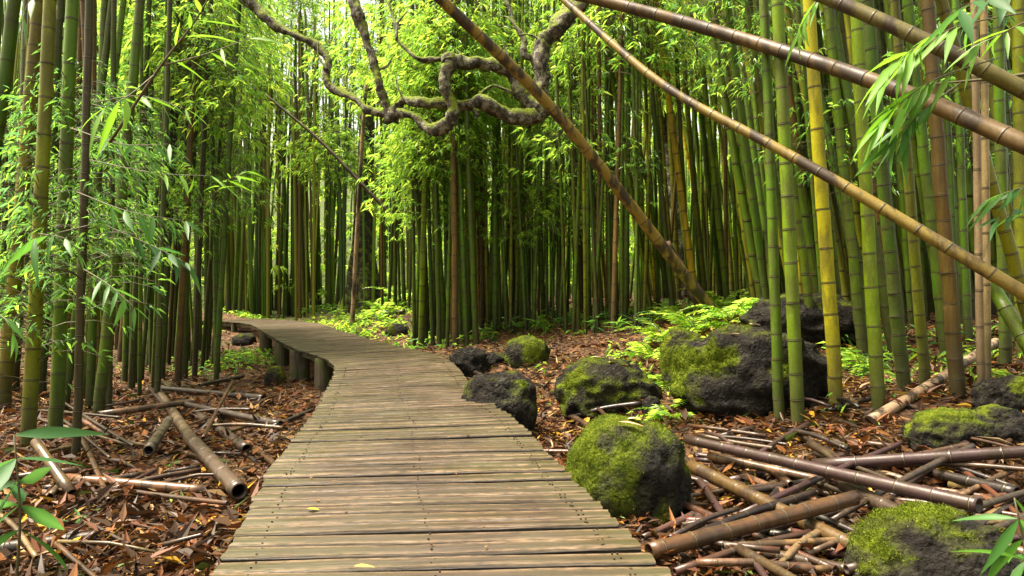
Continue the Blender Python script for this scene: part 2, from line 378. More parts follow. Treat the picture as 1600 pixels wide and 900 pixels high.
for k in range(40, NS, 95):
    if 9.0 < Lp[k][1] < 19.5: continue
    for f in (.05, .95):
        p = Lp[k] * (1 - f) + Rp[k] * f; z0 = gz(p[0], p[1])
        if DECK - .04 - z0 > .06: link("post", PO[k % 3], walk, (p[0], p[1], z0), None, (.08, .08, DECK - .04 - z0))

# ------------------------------------------------------------------ leaves and foliage meshes
def leaf_cloud(pos, d, nrm, length, width, droop=.15, fold=.25):
    d = unit(d); side = unit(np.cross(d, nrm)); nn = np.cross(side, d)
    L = length[:, None]; W = width[:, None]
    root = pos; tip = pos + d * L - np.array([0, 0, 1.]) * L * droop
    mid_ = pos + d * L * .38 + nn * L * .03
    a = mid_ + side * W * .5 + nn * W * fold; b = mid_ - side * W * .5 + nn * W * fold
    V = np.stack([root, a, tip, b], 1).reshape(-1, 3); k = np.arange(len(pos))[:, None] * 4
    T = np.concatenate([k + [0, 1, 2], k + [0, 2, 3]], 0)
    return V, T
LEAFCOL = np.array([(.050, .130, .016), (.076, .190, .018), (.116, .240, .020), (.175, .285, .026), (.040, .110, .026)])
def palette(n, w, r, pal=LEAFCOL, jit=.18):
    c = pal[r.choice(len(pal), n, p=np.array(w) / sum(w))]
    return np.clip(c * (1 + r.normal(0, jit, (n, 1))), .004, 1)
def spray_cloud(r, centres, outd, nper, ll, weights, spread=.75):
    n = len(centres) * nper; ci = np.repeat(np.arange(len(centres)), nper)
    o = unit(outd)[ci]; upv = np.tile([0, 0, 1.], (n, 1)); sd_ = unit(np.cross(o, upv) + 1e-6)
    yaw = r.normal(0, spread, n); pit = r.normal(-.45, .35, n)
    d = o * (np.cos(yaw) * np.cos(pit))[:, None] + sd_ * (np.sin(yaw) * np.cos(pit))[:, None] + upv * np.sin(pit)[:, None]
    pos = centres[ci] + r.normal(0, .035, (n, 3)) + o * r.uniform(-.10, .06, (n, 1))
    nrm = upv + r.normal(0, .45, (n, 3)); L = r.uniform(.6, 1.2, n) * ll
    V, T = leaf_cloud(pos, d, nrm, L, L * r.uniform(.16, .24, n), .22)
    return V, T, np.repeat(palette(n, weights, r), 4, 0)
def foliage_mesh(seed, rad, hgt, nspray, nper, ll, weights):
    r = np.random.default_rng(seed)
    th = r.uniform(0, 2 * np.pi, nspray); rr = rad * np.sqrt(r.uniform(.03, 1, nspray)); z = r.normal(0, .42, nspray) * hgt
    out = np.stack([np.cos(th), np.sin(th), r.normal(-.1, .3, nspray)], -1)
    c = np.stack([np.cos(th) * rr, np.sin(th) * rr, z - .22 * rr], -1)
    V, T, C = spray_cloud(r, c, out, nper, ll, weights)
    tw = []
    for q in range(0, nspray):
        root = np.array([0, 0, z[q] - .15 * rr[q] - .1]); m_ = (root + c[q]) / 2 + [0, 0, .14 * rr[q]]
        tw.append(tube(smooth_path([root, m_, c[q]], 4), [.006, .005, .004, .002], 3, False))
    tv, tf = join(tw); tf = tf[0] + len(V)
    Vv = np.vstack([V, tv]); Cc = np.vstack([C, np.tile((.06, .07, .02), (len(tv), 1))])
    return mesh_np("foliage", Vv, [T, tf], col=Cc, mats=[M_LEAF, M_TWIG], midx=[0] * len(T) + [1] * len(tf))
BRIGHT = (1, 2, 4, 4, .3); MIDG = (2, 4, 3, 1, 2); DEEP = (4, 3, 1, .3, 4)
FOL = {
    'bright': [foliage_mesh(200 + k, 1.5, 1.2, 78, 7, .20, BRIGHT) for k in range(5)],
    'mid': [foliage_mesh(220 + k, 1.25, 1.1, 58, 7, .18, MIDG) for k in range(4)],
    'deep': [foliage_mesh(240 + k, .75, .8, 64, 6, .125, DEEP) for k in range(4)],
}

# ------------------------------------------------------------------ bamboo culms
CULM_L = 12.
def culm_mesh(seed, sides, inter, bend, name="culm", taper=.45, length=CULM_L, ridge=.07, rings=None):
    r = np.random.default_rng(seed); s_, rad, nod = [0.], [1.1], [0.]
    z = r.uniform(.05, .15)
    while z < length - .1:
        h_ = .011 if rings is None else rings
        for dz, k, n_ in ((-h_ * 1.6, 1.0, 0), (-h_ * .6, .985, .55), (0, 1 + ridge, 1.), (h_ * .5, 1.02, .5), (h_ * 1.6, 1.0, 0)):
            s_.append(z + dz); rad.append(k); nod.append(n_)
        g_ = inter * (.45 + .55 * min(z / 1.6 + .3, 1)) * r.uniform(.85, 1.15)
        s_.append(z + g_ / 2); rad.append(.985); nod.append(0)
        z += g_
    s_ = np.array(s_); rad = np.array(rad) * (1 - (1 - taper) * (s_ / length) ** 1.15)
    t = s_ / length; zig = r.normal(0, .12, len(s_)); zig = np.convolve(zig, np.ones(5) / 5, 'same')
    P = np.stack([bend * t ** 2 + .5 * np.sin(t * 9 + seed) * t + zig, .6 * np.sin(t * 6 + seed * 2) * t, s_], -1)
    # unit radius: x and y are in radii
    T_ang = np.linspace(0, 2 * np.pi, sides, endpoint=False)
    V = np.stack([P[:, None, 0] + rad[:, None] * np.cos(T_ang), P[:, None, 1] + rad[:, None] * np.sin(T_ang), np.repeat(s_[:, None], sides, 1)], -1).reshape(-1, 3)
    n = len(s_); i, j = np.meshgrid(np.arange(n - 1), np.arange(sides), indexing='ij'); j2 = (j + 1) % sides
    Q = np.stack([i * sides + j, i * sides + j2, (i + 1) * sides + j2, (i + 1) * sides + j], -1).reshape(-1, 4)
    caps = np.array([list(range(sides))[::-1], [(n - 1) * sides + q for q in range(sides)]])
    me = mesh_np(name, V, [Q, caps], attrs={"along": np.repeat(s_, sides), "node": np.repeat(nod, sides)}, smooth=True, mats=[M_BAM])
    return me
HERO = [culm_mesh(300 + k, 16, (.26, .30, .34, .38, .22)[k], (2, -1.5, 3, 1, -3)[k]) for k in range(5)]
MIDC = [culm_mesh(330 + k, 8, (.30, .36, .42, .33, .38, .45)[k], (3, -4, 6, 1, 8, -2)[k], rings=.017) for k in range(6)]

PAL = {
    'green': (0.055, 0.13, 0.004), 'bright': (0.12, 0.205, 0.004), 'olive': (0.145, 0.155, 0.005), 'yellow': (0.4, 0.29, 0.008), 'dark': (0.02, 0.048, 0.004),
    'brown': (0.11, 0.058, 0.018), 'orange': (.30, .135, .022), 'tan': (.36, .26, .13), 'deep': (0.032, 0.09, 0.005), 'pink': (.34, .22, .15), 'black': (.016, .015, .011),
}
CWORD = {'green': 'green', 'bright': 'bright green', 'olive': 'olive', 'yellow': 'yellow', 'dark': 'dark green', 'brown': 'brown', 'orange': 'orange', 'tan': 'tan', 'deep': 'deep green', 'pink': 'pale', 'black': 'blackish'}
BAMBOOS = []
def bamboo(base, dirv, dia, cname, hero=False, length=None, label=None, zone=None, name="bamboo"):
    """base: foot on the ground; dirv: the way it grows; dia: thickness in metres."""
    k = len(BAMBOOS); L = length or random.uniform(9.5, 13)
    root = thing(name, base, label, "bamboo", "living bamboo of the grove")
    me = HERO[k % 5] if hero else MIDC[k % 6]
    c = np.array(PAL[cname]) * (1 + RNG.normal(0, .14)) * np.clip(1 + RNG.normal(0, .07, 3), .6, 1.4)
    dv = Vector(dirv).normalized()
    o = link("culm", me, root, (0, 0, -.06), zrot(dv, random.uniform(0, 6.28)), (dia / 2, dia / 2, L / CULM_L), tuple(c))
    b = dict(root=root, base=Vector(base), d=dv, dia=dia, col=cname, label=label, zone=zone, L=L, px=800 + base[0] / base[1] * F, Y=base[1], fol=0)
    BAMBOOS.append(b); return b
def foliage(b, py=None, kind='bright', scale=1., h=None, off=(0, 0, 0)):
    if h is None:
        z = CAM_H - (py - 450) / F * b['Y']; h = (z - b['base'].z) / max(b['d'].z, .2)
    o = link("foliage", random.choice(FOL[kind]), b['root'], b['d'] * h + Vector(off), Quaternion((0, 0, 1), random.uniform(0, 6.28)), scale)
    b['fol'] += 1; return o
def hero(bx, by, tx, w, cname, label, Y=None, ty=0, dY=0., zone=None):
    """foot at photo (bx, by), passing (tx, ty), w photo pixels thick near its foot"""
    B = on_ground(bx, by) if Y is None else at(bx, by, Y)
    if Y is not None: B.z = gz(B.x, B.y)
    T = at(tx, ty, B.y + dY)
    return bamboo(B, T - B, .87 * w / F * B.y, cname, True, None, label, zone)

# right-hand row of thick culms, from the photograph
HR = [
    (1218, 664, 1195, 19, 'green', "green bamboo in front of the big boulder, slimmer one of the two there"),
    (1248, 668, 1216, 24, 'bright', "bright green bamboo at the big boulder's edge with a stained foot"),
    (1308, 640, 1268, 25, 'yellow', "stout yellow bamboo with a dark foot right of the big boulder"),
    (1374, 641, 1335, 24, 'bright', "thick bright green bamboo, cleanest of the front row"),
    (1415, 615, 1352, 24, 'deep', "deep green bamboo leaning out just right of the cleanest front culm"),
    (1448, 610, 1395, 19, 'olive', "olive bamboo rising behind the pale slanting fallen pole"),
    (1498, 622, 1448, 26, 'brown', "stout brownish green bamboo right of the pale slanting pole"),
    (1534, 628, 1520, 13, 'pink', "thin pale dead bamboo beside the black rocks"),
    (1543, 622, 1538, 13, 'tan', "tan split bamboo close behind the thin pale dead one"),
    (1350, 560, 1290, 18, 'green', "green bamboo seen between the yellow and the cleanest front culm"),
    (1572, 575, 1558, 20, 'green', "green bamboo by the frame's edge above the black rocks"),
    (1180, 500, 1160, 16, 'bright', "bright green bamboo just behind the upper boulder"),
    (1265, 480, 1228, 16, 'yellow', "yellowish bamboo behind the upper boulder's top"),
    (1115, 462, 1030, 10, 'yellow', "slim golden bamboo leaning left behind the ferns"),
    (1135, 470, 1068, 12, 'yellow', "thicker golden bamboo leaning left behind the ferns"),
    (1400, 560, 1300, 20, 'deep', "deep green bamboo leaning strongly left in the second row"),
    (1480, 560, 1418, 20, 'green', "green bamboo of the second row behind the stout brownish one"),
    (1600, 560, 1590, 24, 'olive', "olive bamboo cut by the right frame edge"),
    (1290, 470, 1120, 15, 'pink', "pale tan bamboo leaning far left across the green row"),
    (1640, 600, 1470, 22, 'olive', "olive bamboo leaning in from beyond the black rocks"),
]
for h_ in HR: hero(*h_, zone='HR')
# left-hand near culms
HL = [
    (3, 640, 62, 24, 'olive', "olive bamboo at the left frame edge, thickest there"),
    (42, 705, 80, 25, 'olive', "olive bamboo with brown streaks rising behind the broad leaved seedling"),
    (85, 690, 116, 24, 'green', "thick green bamboo right of the broad leaved seedling"),
    (-60, 640, 22, 26, 'deep', "deep green bamboo leaning in from the left edge"),
    (118, 722, 142, 15, 'black', "blackish brown bamboo among the left green culms"),
    (152, 652, 222, 20, 'green', "green bamboo leaning right with its foot by the crossed logs"),
    (140, 640, 162, 15, 'green', "slim green bamboo behind the leaning left culm"),
    (100, 640, 176, 14, 'deep', "slim deep green bamboo leaning right among the left culms"),
    (128, 620, 192, 14, 'green', "slim green bamboo with a lit top left of the twig"),
    (20, 610, 40, 20, 'dark', "dark green bamboo behind the edge culms"),
    (62, 620, 100, 18, 'dark', "dark green bamboo between the two olive left culms"),
    (170, 640, 178, 11, 'dark', "thin dark bamboo standing by the crossed logs"),
    (105, 600, 130, 13, 'brown', "thin brown bamboo deep among the left culms"),
    (-40, 600, -5, 20, 'green', "green bamboo hidden mostly beyond the left frame edge"),
    (205, 610, 232, 12, 'dark', "thin dark green bamboo right of the leaning left culm"),
]
for h_ in HL: hero(*h_, zone='HL')

# zones of slimmer culms: (text, px range, foot rows, count, width range in px, colours, top drift in px, foliage)
Z = [
    ("Z2", (165, 340), (543, 604), 44, (6, 11), {'dark': 5, 'green': 4, 'black': 2, 'brown': 1.2, 'deep': 4}, (-10, 45)),
    ("Z3", (336, 482), (484, 497), 46, (5, 9), {'green': 6, 'deep': 5, 'dark': 2, 'olive': 2, 'brown': .8}, (-25, 30)),
    ("Z3b", (482, 640), (474, 488), 20, (4, 8), {'green': 5, 'deep': 4, 'dark': 2, 'brown': 1, 'olive': 1}, (-40, 40)),
    ("Z4", (642, 748), (522, 546), 24, (6, 11), {'green': 7, 'deep': 5, 'bright': 2, 'brown': .6, 'dark': 1}, (-30, 20)),
    ("Z5", (745, 1010), (489, 522), 60, (5, 9), {'green': 7, 'deep': 5, 'orange': 1.8, 'brown': 1.4, 'olive': 2, 'dark': 1, 'yellow': .6, 'bright': 1}, (-35, 35)),
    ("Z6", (1005, 1200), (455, 500), 34, (6, 12), {'green': 6, 'deep': 3, 'bright': 3, 'yellow': 1.8, 'brown': 1, 'dark': 1, 'olive': 2}, (-95, 0)),
    ("Z8", (1200, 1640), (470, 562), 38, (9, 16), {'green': 6, 'deep': 5, 'bright': 3, 'yellow': 1.4, 'olive': 2, 'brown': .8, 'dark': 1}, (-110, 0)),
]
def pick(d):
    return random.choices(list(d), list(d.values()))[0]
NARROW = {}
for zn, (x0, x1), (y0, y1), n, (w0, w1), cols, (t0, t1) in Z:
    made = 0; tries = 0; taken = []
    while made < n and tries < 4000:
        tries += 1
        px = random.uniform(x0, x1); py = random.uniform(y0, y1)
        if zn == "Z3b" and 536 < px < 592: continue
        B = on_ground(px, py)
        w = random.uniform(w0, w1)
        if any(abs(px - q[0]) < .45 * (w + q[2]) and abs(B.y - q[1]) < .5 for q in taken): continue
        kd = np.hypot(mid[:, 0] - B.x, mid[:, 1] - B.y).min()
        if kd < 1.15: continue
        taken.append((px, B.y, w))
        # culms stand upright with a slight lean of their own
        T = at(px + random.uniform(t0, t1), 0, B.y + random.uniform(-.5, .5))
        bamboo(B, T - B, w / F * B.y, pick(cols), False, None, None, zn); made += 1

# ------------------------------------------------------------------ foliage on the culms
def leafy(zone, prob, rows, kind, sc, npl=1, lo=None, hi=None):
    for b in BAMBOOS:
        if b['zone'] != zone or (lo is not None and not lo <= b['px'] <= hi): continue
        for _ in range(npl):
            if random.random() < prob: foliage(b, random.uniform(*rows), kind, random.uniform(*sc))
leafy("Z2", .8, (-20, 330), 'mid', (.5, .8), 2)
leafy("Z2", .6, (-20, 170), 'bright', (.6, .9), 1)
leafy("Z3", .7, (-40, 170), 'bright', (.7, 1.1), 1)
leafy("Z3b", .9, (-40, 220), 'bright', (.7, 1.1), 1)
leafy("Z4", .8, (30, 330), 'bright', (.45, .75), 2)
leafy("Z4", .5, (-30, 150), 'bright', (.6, .9), 1)
leafy("Z5", .4, (-30, 130), 'bright', (.6, .9), 1, 745, 1010)
leafy("Z5", .5, (120, 330), 'bright', (.5, .8), 1, 745, 900)
leafy("Z5", .25, (150, 420), 'mid', (.4, .6), 1, 900, 1010)
leafy("Z8", .35, (-20, 330), 'mid', (.4, .7), 1)
leafy("Z6", .5, (-30, 120), 'bright', (.6, 1.0), 1)
leafy("HL", .8, (120, 480), 'deep', (.55, .85), 2)

# ------------------------------------------------------------------ the grove beyond, one mass
r = np.random.default_rng(77)
GV = [culm_mesh(400 + k, 6, .42, (3, -4, 6, -2)[k], "grove_source", rings=.02) for k in range(4)]
def arr(me):
    v = np.empty(len(me.vertices) * 3, np.float32); me.vertices.foreach_get("co", v)
    al = np.empty(len(me.vertices), np.float32); me.attributes["along"].data.foreach_get("value", al)
    no = np.empty(len(me.vertices), np.float32); me.attributes["node"].data.foreach_get("value", no)
    q = np.array([p.vertices[:] for p in me.polygons if len(p.vertices) == 4], np.int32)
    return v.reshape(-1, 3), al, no, q
GA = [arr(me) for me in GV]
for me in GV: bpy.data.meshes.remove(me)
NEARV, NEARC, NEARA, NEARN, NEARQ, off = [], [], [], [], [], 0
GC = ('green', 'deep', 'green', 'olive', 'bright', 'deep', 'dark', 'brown', 'green', 'olive')
far_t, far_c = [], []
k = 0
while k < 1500:
    if k < 420: y = r.uniform(8.5, 22); x = r.uniform(.36, .85) * y                      # behind the right rows
    elif k < 600: y = r.uniform(14.0, 26); x = r.uniform(-.12, .40) * y                  # behind the middle rows
    elif k < 700: y = r.uniform(8.5, 26); x = r.uniform(-.85, -.46) * y                 # behind the left rows
    else: y = r.uniform(23, 52); x = r.uniform(-.95, .95) * y
    if np.hypot(mid[:, 0] - x, mid[:, 1] - y).min() < 1.3: k += 1; continue
    h_ = r.uniform(10, 14); z0 = gz(x, y) - .1; c = np.array(PAL[GC[k % 10]]) * r.uniform(.75, 1.25)
    ln = np.array([r.normal(-.13 if k < 420 else 0, .045), r.normal(0, .04)]) * h_; rr = r.uniform(.04, .075) if k < 420 else r.uniform(.026, .046) if k < 700 else r.uniform(.04, .08)
    if k < 700:
        v, al, no, q = GA[k % 4]; a = r.uniform(0, 6.28); t = v[:, 2:3] / CULM_L
        w = np.stack([v[:, 0] * math.cos(a) - v[:, 1] * math.sin(a), v[:, 0] * math.sin(a) + v[:, 1] * math.cos(a)], -1) * rr + ln * t
        NEARV.append(np.hstack([w + [x, y], z0 + t * h_])); NEARC.append(np.tile(c, (len(v), 1))); NEARA.append(al); NEARN.append(no); NEARQ.append(q + off); off += len(v)
    else:
        t = np.linspace(0, 1, 6)[:, None]
        v = tube(np.array([x, y, z0]) + t * np.array([0, 0, h_]) + t ** 1.6 * np.array([ln[0], ln[1], 0]), np.linspace(rr, rr * .5, 6), 5, False)
        far_t.append(v); far_c.append(np.tile(c, (len(v[0]), 1)))
    k += 1
tag(link("far_bamboo_grove", mesh_np("far_bamboo_grove", np.vstack(NEARV), np.vstack(NEARQ), col=np.vstack(NEARC), attrs={"along": np.concatenate(NEARA), "node": np.concatenate(NEARN)}, smooth=True, mats=[M_BAMV])),
    "mass of thin culms standing close behind the front rows", "bamboo", None, 'stuff')
V, Fc = join(far_t)
m, nt = mat("far culm"); s = NT(nt); s.out(s.attr("Col", 'Color'), .5); M_FARC = m
tag(link("far_bamboo_grove", mesh_np("far_bamboo_grove", V, Fc[0], col=np.vstack(far_c), mats=[M_FARC])), "mass of the most distant thin culms", "bamboo", None, 'stuff')
n = 19000; y = r.uniform(28, 54, n); x = r.uniform(-1.0, 1.05, n) * y
hh = np.abs(r.uniform(0, 1, n)) ** .8 * 15; wd_ = (x / y > -.50) & (x / y < -.14)
k = ~(wd_ & (((hh > 6) & (r.uniform(0, 1, n) < .8)) | (y > 44))); x, y, hh = x[k], y[k], hh[k]; n = len(x)     # low young growth round a clearing where the light gets in
z = ground(x, y) + hh
z = np.where(r.uniform(0, 1, n) < .25, ground(x, y) + r.uniform(0, 2.2, n), z)
th = r.uniform(0, 6.28, n); out = np.stack([np.cos(th), np.sin(th), r.normal(-.1, .3, n)], -1)
V, T, C = spray_cloud(r, np.stack([x, y, z], -1), out, 8, .36, (.5, 1.5, 4, 5, .3), 1.0)
tag(link("far_foliage", mesh_np("far_foliage", V, T, col=C, mats=[M_LEAF])), "bright mass of distant bamboo leaves behind the grove", "foliage", None, 'stuff')

# ------------------------------------------------------------------ leaning dead poles
def pole_mesh(P, r0, r1, inter, seed, sides=14, name="culm", material=None, ridge=.07, hollow=False):
    r = np.random.default_rng(seed); P = smooth_path(P, 60)
    sl_ = np.concatenate([[0], np.cumsum(np.linalg.norm(np.diff(P, axis=0), axis=1))]); Lt = sl_[-1]
    s_, k_, n_ = [0.], [1.], [0.]; z = r.uniform(.3, 1) * inter
    h_ = max(.006, r0 * .10)
    while z < Lt - 3 * h_:
        for dz, k, nn in ((-1.7 * h_, 1, 0), (-.7 * h_, .985, .5), (0, 1 + ridge, 1), (.6 * h_, 1.02, .5), (1.7 * h_, 1, 0)):
            s_.append(z + dz); k_.append(k); n_.append(nn)
        g_ = inter * r.uniform(.8, 1.2); s_.append(z + g_ / 2); k_.append(.985); n_.append(0); z += g_
    s_ = np.array(s_); o = s_ < Lt; s_, k_, n_ = s_[o], np.array(k_)[o], np.array(n_)[o]
    s_ = np.append(s_, Lt); k_ = np.append(k_, 1); n_ = np.append(n_, 0)
    PP = np.stack([np.interp(s_, sl_, P[:, c]) for c in range(3)], -1)
    rad = k_ * (r0 + (r1 - r0) * s_ / Lt)
    dp_ = min(.12, Lt * .15); a_, b_ = PP[0] + (PP[1] - PP[0]) / np.linalg.norm(PP[1] - PP[0]) * dp_, PP[-1] + (PP[-2] - PP[-1]) / np.linalg.norm(PP[-2] - PP[-1]) * dp_
    V, Q, T = tube(PP, rad, sides, False)
    e0, e1 = V[:sides], V[-sides:]; n0 = len(V)           # hollow cut ends: a rim and a dark bore
    i0, i1 = PP[0] + (e0 - PP[0]) * .78, PP[-1] + (e1 - PP[-1]) * .78
    V = np.vstack([V, i0, i0 + (a_ - PP[0]), i1, i1 + (b_ - PP[-1])]); k = np.arange(sides); k2 = (k + 1) % sides; L_ = n0 - sides
    qs = [np.stack([k2, k, n0 + k, n0 + k2], -1), np.stack([n0 + k2, n0 + k, n0 + sides + k, n0 + sides + k2], -1),
          np.stack([L_ + k, L_ + k2, n0 + 2 * sides + k2, n0 + 2 * sides + k], -1), np.stack([n0 + 2 * sides + k, n0 + 2 * sides + k2, n0 + 3 * sides + k2, n0 + 3 * sides + k], -1)]
    Q = np.vstack([Q] + qs); T = np.array([[n0 + sides, n0 + sides + q, n0 + sides + q + 1] for q in range(1, sides - 1)] + [[n0 + 3 * sides, n0 + 3 * sides + q + 1, n0 + 3 * sides + q] for q in range(1, sides - 1)])
    along = np.concatenate([np.repeat(s_, sides), np.full(4 * sides, 1.)]); node = np.concatenate([np.repeat(n_, sides), np.tile(np.repeat([.0, .6], sides), 2)])
    return V, [Q, T], {"along": along + 2, "node": node}
def pole(pts, w0, w1, inter, cname, label, cat="fallen bamboo", group=None, name="bamboo_pole", seed=0, ends=True, sides=14, colour=None, material=None):
    """pts: points in metres; w0, w1: thickness in metres at the ends"""
    base = Vector(pts[0]); V, Fc, at_ = pole_mesh([tuple(Vector(p) - base) for p in pts], w0 / 2, w1 / 2, inter, seed, sides)
    me = mesh_np("pole", V, Fc, attrs=at_, smooth=True, mats=[material or M_DEAD])
    o = link(name, me, None, base, color=colour or PAL[cname])
    return tag(o, label, cat, group)
GL = "dead poles leaning across the grove"
pole([at(1120, 495, 9.1), at(880, 190, 8.0), at(690, 0, 7.2), at(560, -130, 6.7)], .155, .112, .30, 'olive', "thick mottled olive pole leaning left from the ferns in front of the crooked branch", "bamboo pole", GL, seed=1, colour=(.22, .15, .02))
pole([at(1640, 482, 3.9), at(1337, 301, 4.5), at(1202, 225, 4.85), at(1034, 131, 5.4), at(890, 8, 6.0), at(800, -75, 6.4)], .084, .052, .24, 'olive', "long olive brown pole slanting low across the thick green culms", "bamboo pole", GL, seed=2, colour=(.16, .115, .016))
pole([at(1650, 247, 4.2), at(1400, 140, 4.9), at(1140, 55, 5.9), at(900, -8, 6.6), at(700, -40, 7.2)], .122, .10, .26, 'brown', "red brown pole slanting above the long olive one behind the leafy spray", "bamboo pole", GL, seed=3, colour=(.085, .05, .017))
pole([at(1660, 172, 4.3), at(1450, 66, 4.6), at(1270, -12, 5.0), at(1100, -70, 5.4)], .105, .095, .26, 'olive', "olive pole highest of those slanting down to the right edge", "bamboo pole", GL, seed=4, colour=(.075, .070, .014))
pole([at(1092, 474, 9.4), at(1078, 444, 9.4), at(1040, 380, 9.3)], .15, .13, .3, 'brown', "short dark red brown pole tucked under the thick mottled one", "bamboo pole", GL, seed=5, colour=(.10, .05, .03))
pole([at(550, 516, 17.0), at(556, 400, 17.0), at(564, 250, 16.9), at(572, 130, 16.8)], .12, .085, .4, 'pink', "pale pinkish upright pole beside the boardwalk's far stretch", "bamboo pole", GL, seed=6, colour=(.36, .24, .15))
pole([at(625, 350, 16.3), at(560, 282, 16.4), at(500, 220, 16.5), at(415, 148, 16.6)], .10, .06, .5, 'dark', "thin dark pole slanting left above the far boardwalk", "bamboo pole", GL, seed=7, colour=(.05, .045, .02))
pole([at(1358, 658, 5.4), at(1440, 610, 5.8), at(1556, 534, 6.5)], .095, .08, .22, 'pink', "pale pinkish pole propped aslant between the front row's feet", "bamboo pole", GL, seed=8, colour=(.36, .25, .16))
pole([at(1625, 570, 5.6), at(1570, 480, 5.9), at(1535, 425, 6.0)], .12, .115, .3, 'green', "short green pole leaning at the right edge above the black rocks", "bamboo pole", GL, seed=9, colour=(.055, .12, .006), material=M_BAM)

# ------------------------------------------------------------------ fallen culms on the ground
GF = "fallen bamboo lying beside the boardwalk"
def fallen(a, b, wa, wb, colour, label, za=.0, zb=.0, inter=.22, seed=0, bow=.0, dYa=0, dYb=0):
    A, B = on_ground(*a), on_ground(*b)
    def lift(px, py, z):                              # the point on the view ray that is z above the terrain
        dx, dz = (px - 800) / F, -(py - 450) / F; y = 1.6
        while y < 40 and CAM_H + dz * y > gz(dx * y, y) + z: y += .02
        return Vector((dx * y, y, CAM_H + dz * y))
    A = lift(*a, za + .025 + wa / F * A.y * .5); B = lift(*b, zb + .025 + wb / F * B.y * .5)
    mid_ = (A + B) / 2; mid_.z += bow
    return pole([A, mid_, B], wa / F * A.y, wb / F * B.y, inter, 'brown', label, "fallen bamboo", GF, "fallen_bamboo", seed, colour=colour, material=M_FALL)
PUR, BRN, TAN, RED, BLK, GRY, OLV = (.042, .022, .024), (.075, .033, .012), (.19, .11, .055), (.095, .038, .018), (.012, .009, .009), (.075, .058, .042), (.085, .05, .015)
FR = [
    ((1072, 686), (1530, 790), 15, 25, PUR, "long purple brown culm lying topmost across the heap", .16, .16),
    ((1270, 727), (1640, 703), 20, 19, PUR, "purple brown culm lying nearly level behind the heap toward the black rocks", .08, .12),
    ((1014, 862), (1335, 778), 27, 23, (.085, .042, .018), "thick dark brown culm whose cut end touches the boardwalk", .06, .14),
    ((1080, 728), (1375, 874), 20, 26, OLV, "mottled olive brown culm running from the near mossy boulder to the front rock", .05, .04),
    ((1108, 712), (1292, 752), 13, 14, TAN, "tan culm lying under the topmost purple one", .08, .06),
    ((1318, 757), (1436, 818), 22, 26, (.055, .038, .025), "half black half brown culm resting against the front rock", .08, .05),
    ((1004, 840), (1094, 800), 9, 13, (.10, .05, .04), "short red brown culm by the foot of the near mossy boulder", .01, .03),
    ((1062, 752), (1106, 832), 13, 15, (.05, .035, .03), "dark stub lying down beside the near mossy boulder", .06, .0),
    ((1440, 735), (1590, 770), 15, 20, BLK, "blackish culm lying behind the front rock", .03, .06),
    ((1308, 818), (1388, 848), 13, 17, TAN, "short tan split culm left of the front rock", .02, .02),
    ((1075, 690), (1148, 697), 10, 11, TAN, "short pale culm end beside the near mossy boulder", .06, .06),
    ((1118, 684), (1178, 668), 9, 9, PUR, "small purple culm behind the heap", .02, .02),
    ((838, 705), (912, 706), 7, 8, RED, "thin red brown stick between boardwalk and near mossy boulder", .01, .01),
    ((880, 642), (940, 678), 8, 11, RED, "short red brown stick in front of the flat rock", .02, .01),
    ((1190, 768), (1252, 738), 15, 16, BRN, "short brown culm under the crossing of the heap", .0, .02),
    ((1140, 752), (1212, 735), 13, 13, PUR, "short purple culm left in the heap under the tan one", .0, .0),
    ((1292, 642), (1362, 622), 8, 9, BLK, "thin black stick behind the front row's cleanest culm", .0, .0),
    ((1180, 868), (1240, 915), 14, 15, PUR, "purple culm end at the bottom below the thick dark brown one", .0, .0),
    ((1270, 800), (1396, 798), 11, 12, RED, "level red brown culm right of the thick dark brown one", .0, .0),
    ((1086, 776), (1160, 766), 9, 10, TAN, "thin tan stick beside the dark stub", .0, .0),
    ((1225, 762), (1300, 772), 8, 8, TAN, "thin tan stick in the middle of the heap", .0, .0),
    ((1080, 742), (1130, 772), 15, 16, BRN, "brown culm end against the right of the near mossy boulder", .0, .0),
    ((1350, 812), (1400, 830), 14, 14, PUR, "purple culm end under the half black one", .0, .0),
    ((1085, 710), (1170, 722), 8, 9, PUR, "thin purple stick at the back of the heap", .0, .0),
    ((1300, 790), (1480, 800), 9, 10, TAN, "long thin tan stick passing under the half black culm", .0, .0),
    ((1420, 700), (1330, 690), 8, 10, BRN, "thin brown stick behind the level purple culm", .0, .0),
    ((1490, 780), (1580, 735), 9, 10, TAN, "thin tan stick above the front rock", .05, .05),
    ((1100, 845), (1180, 872), 10, 11, BRN, "thin brown stick under the thick dark brown culm", .0, .0),
    ((1230, 842), (1330, 868), 13, 16, (.09, .05, .04), "red brown culm below the mottled one", .0, .0),
    ((760, 590), (720, 572), 7, 8, BLK, "black stick near the boardwalk's bend", .0, .0),
]
for k, f in enumerate(FR): fallen(*f, seed=500 + k, inter=(.2, .26, .18)[k % 3])
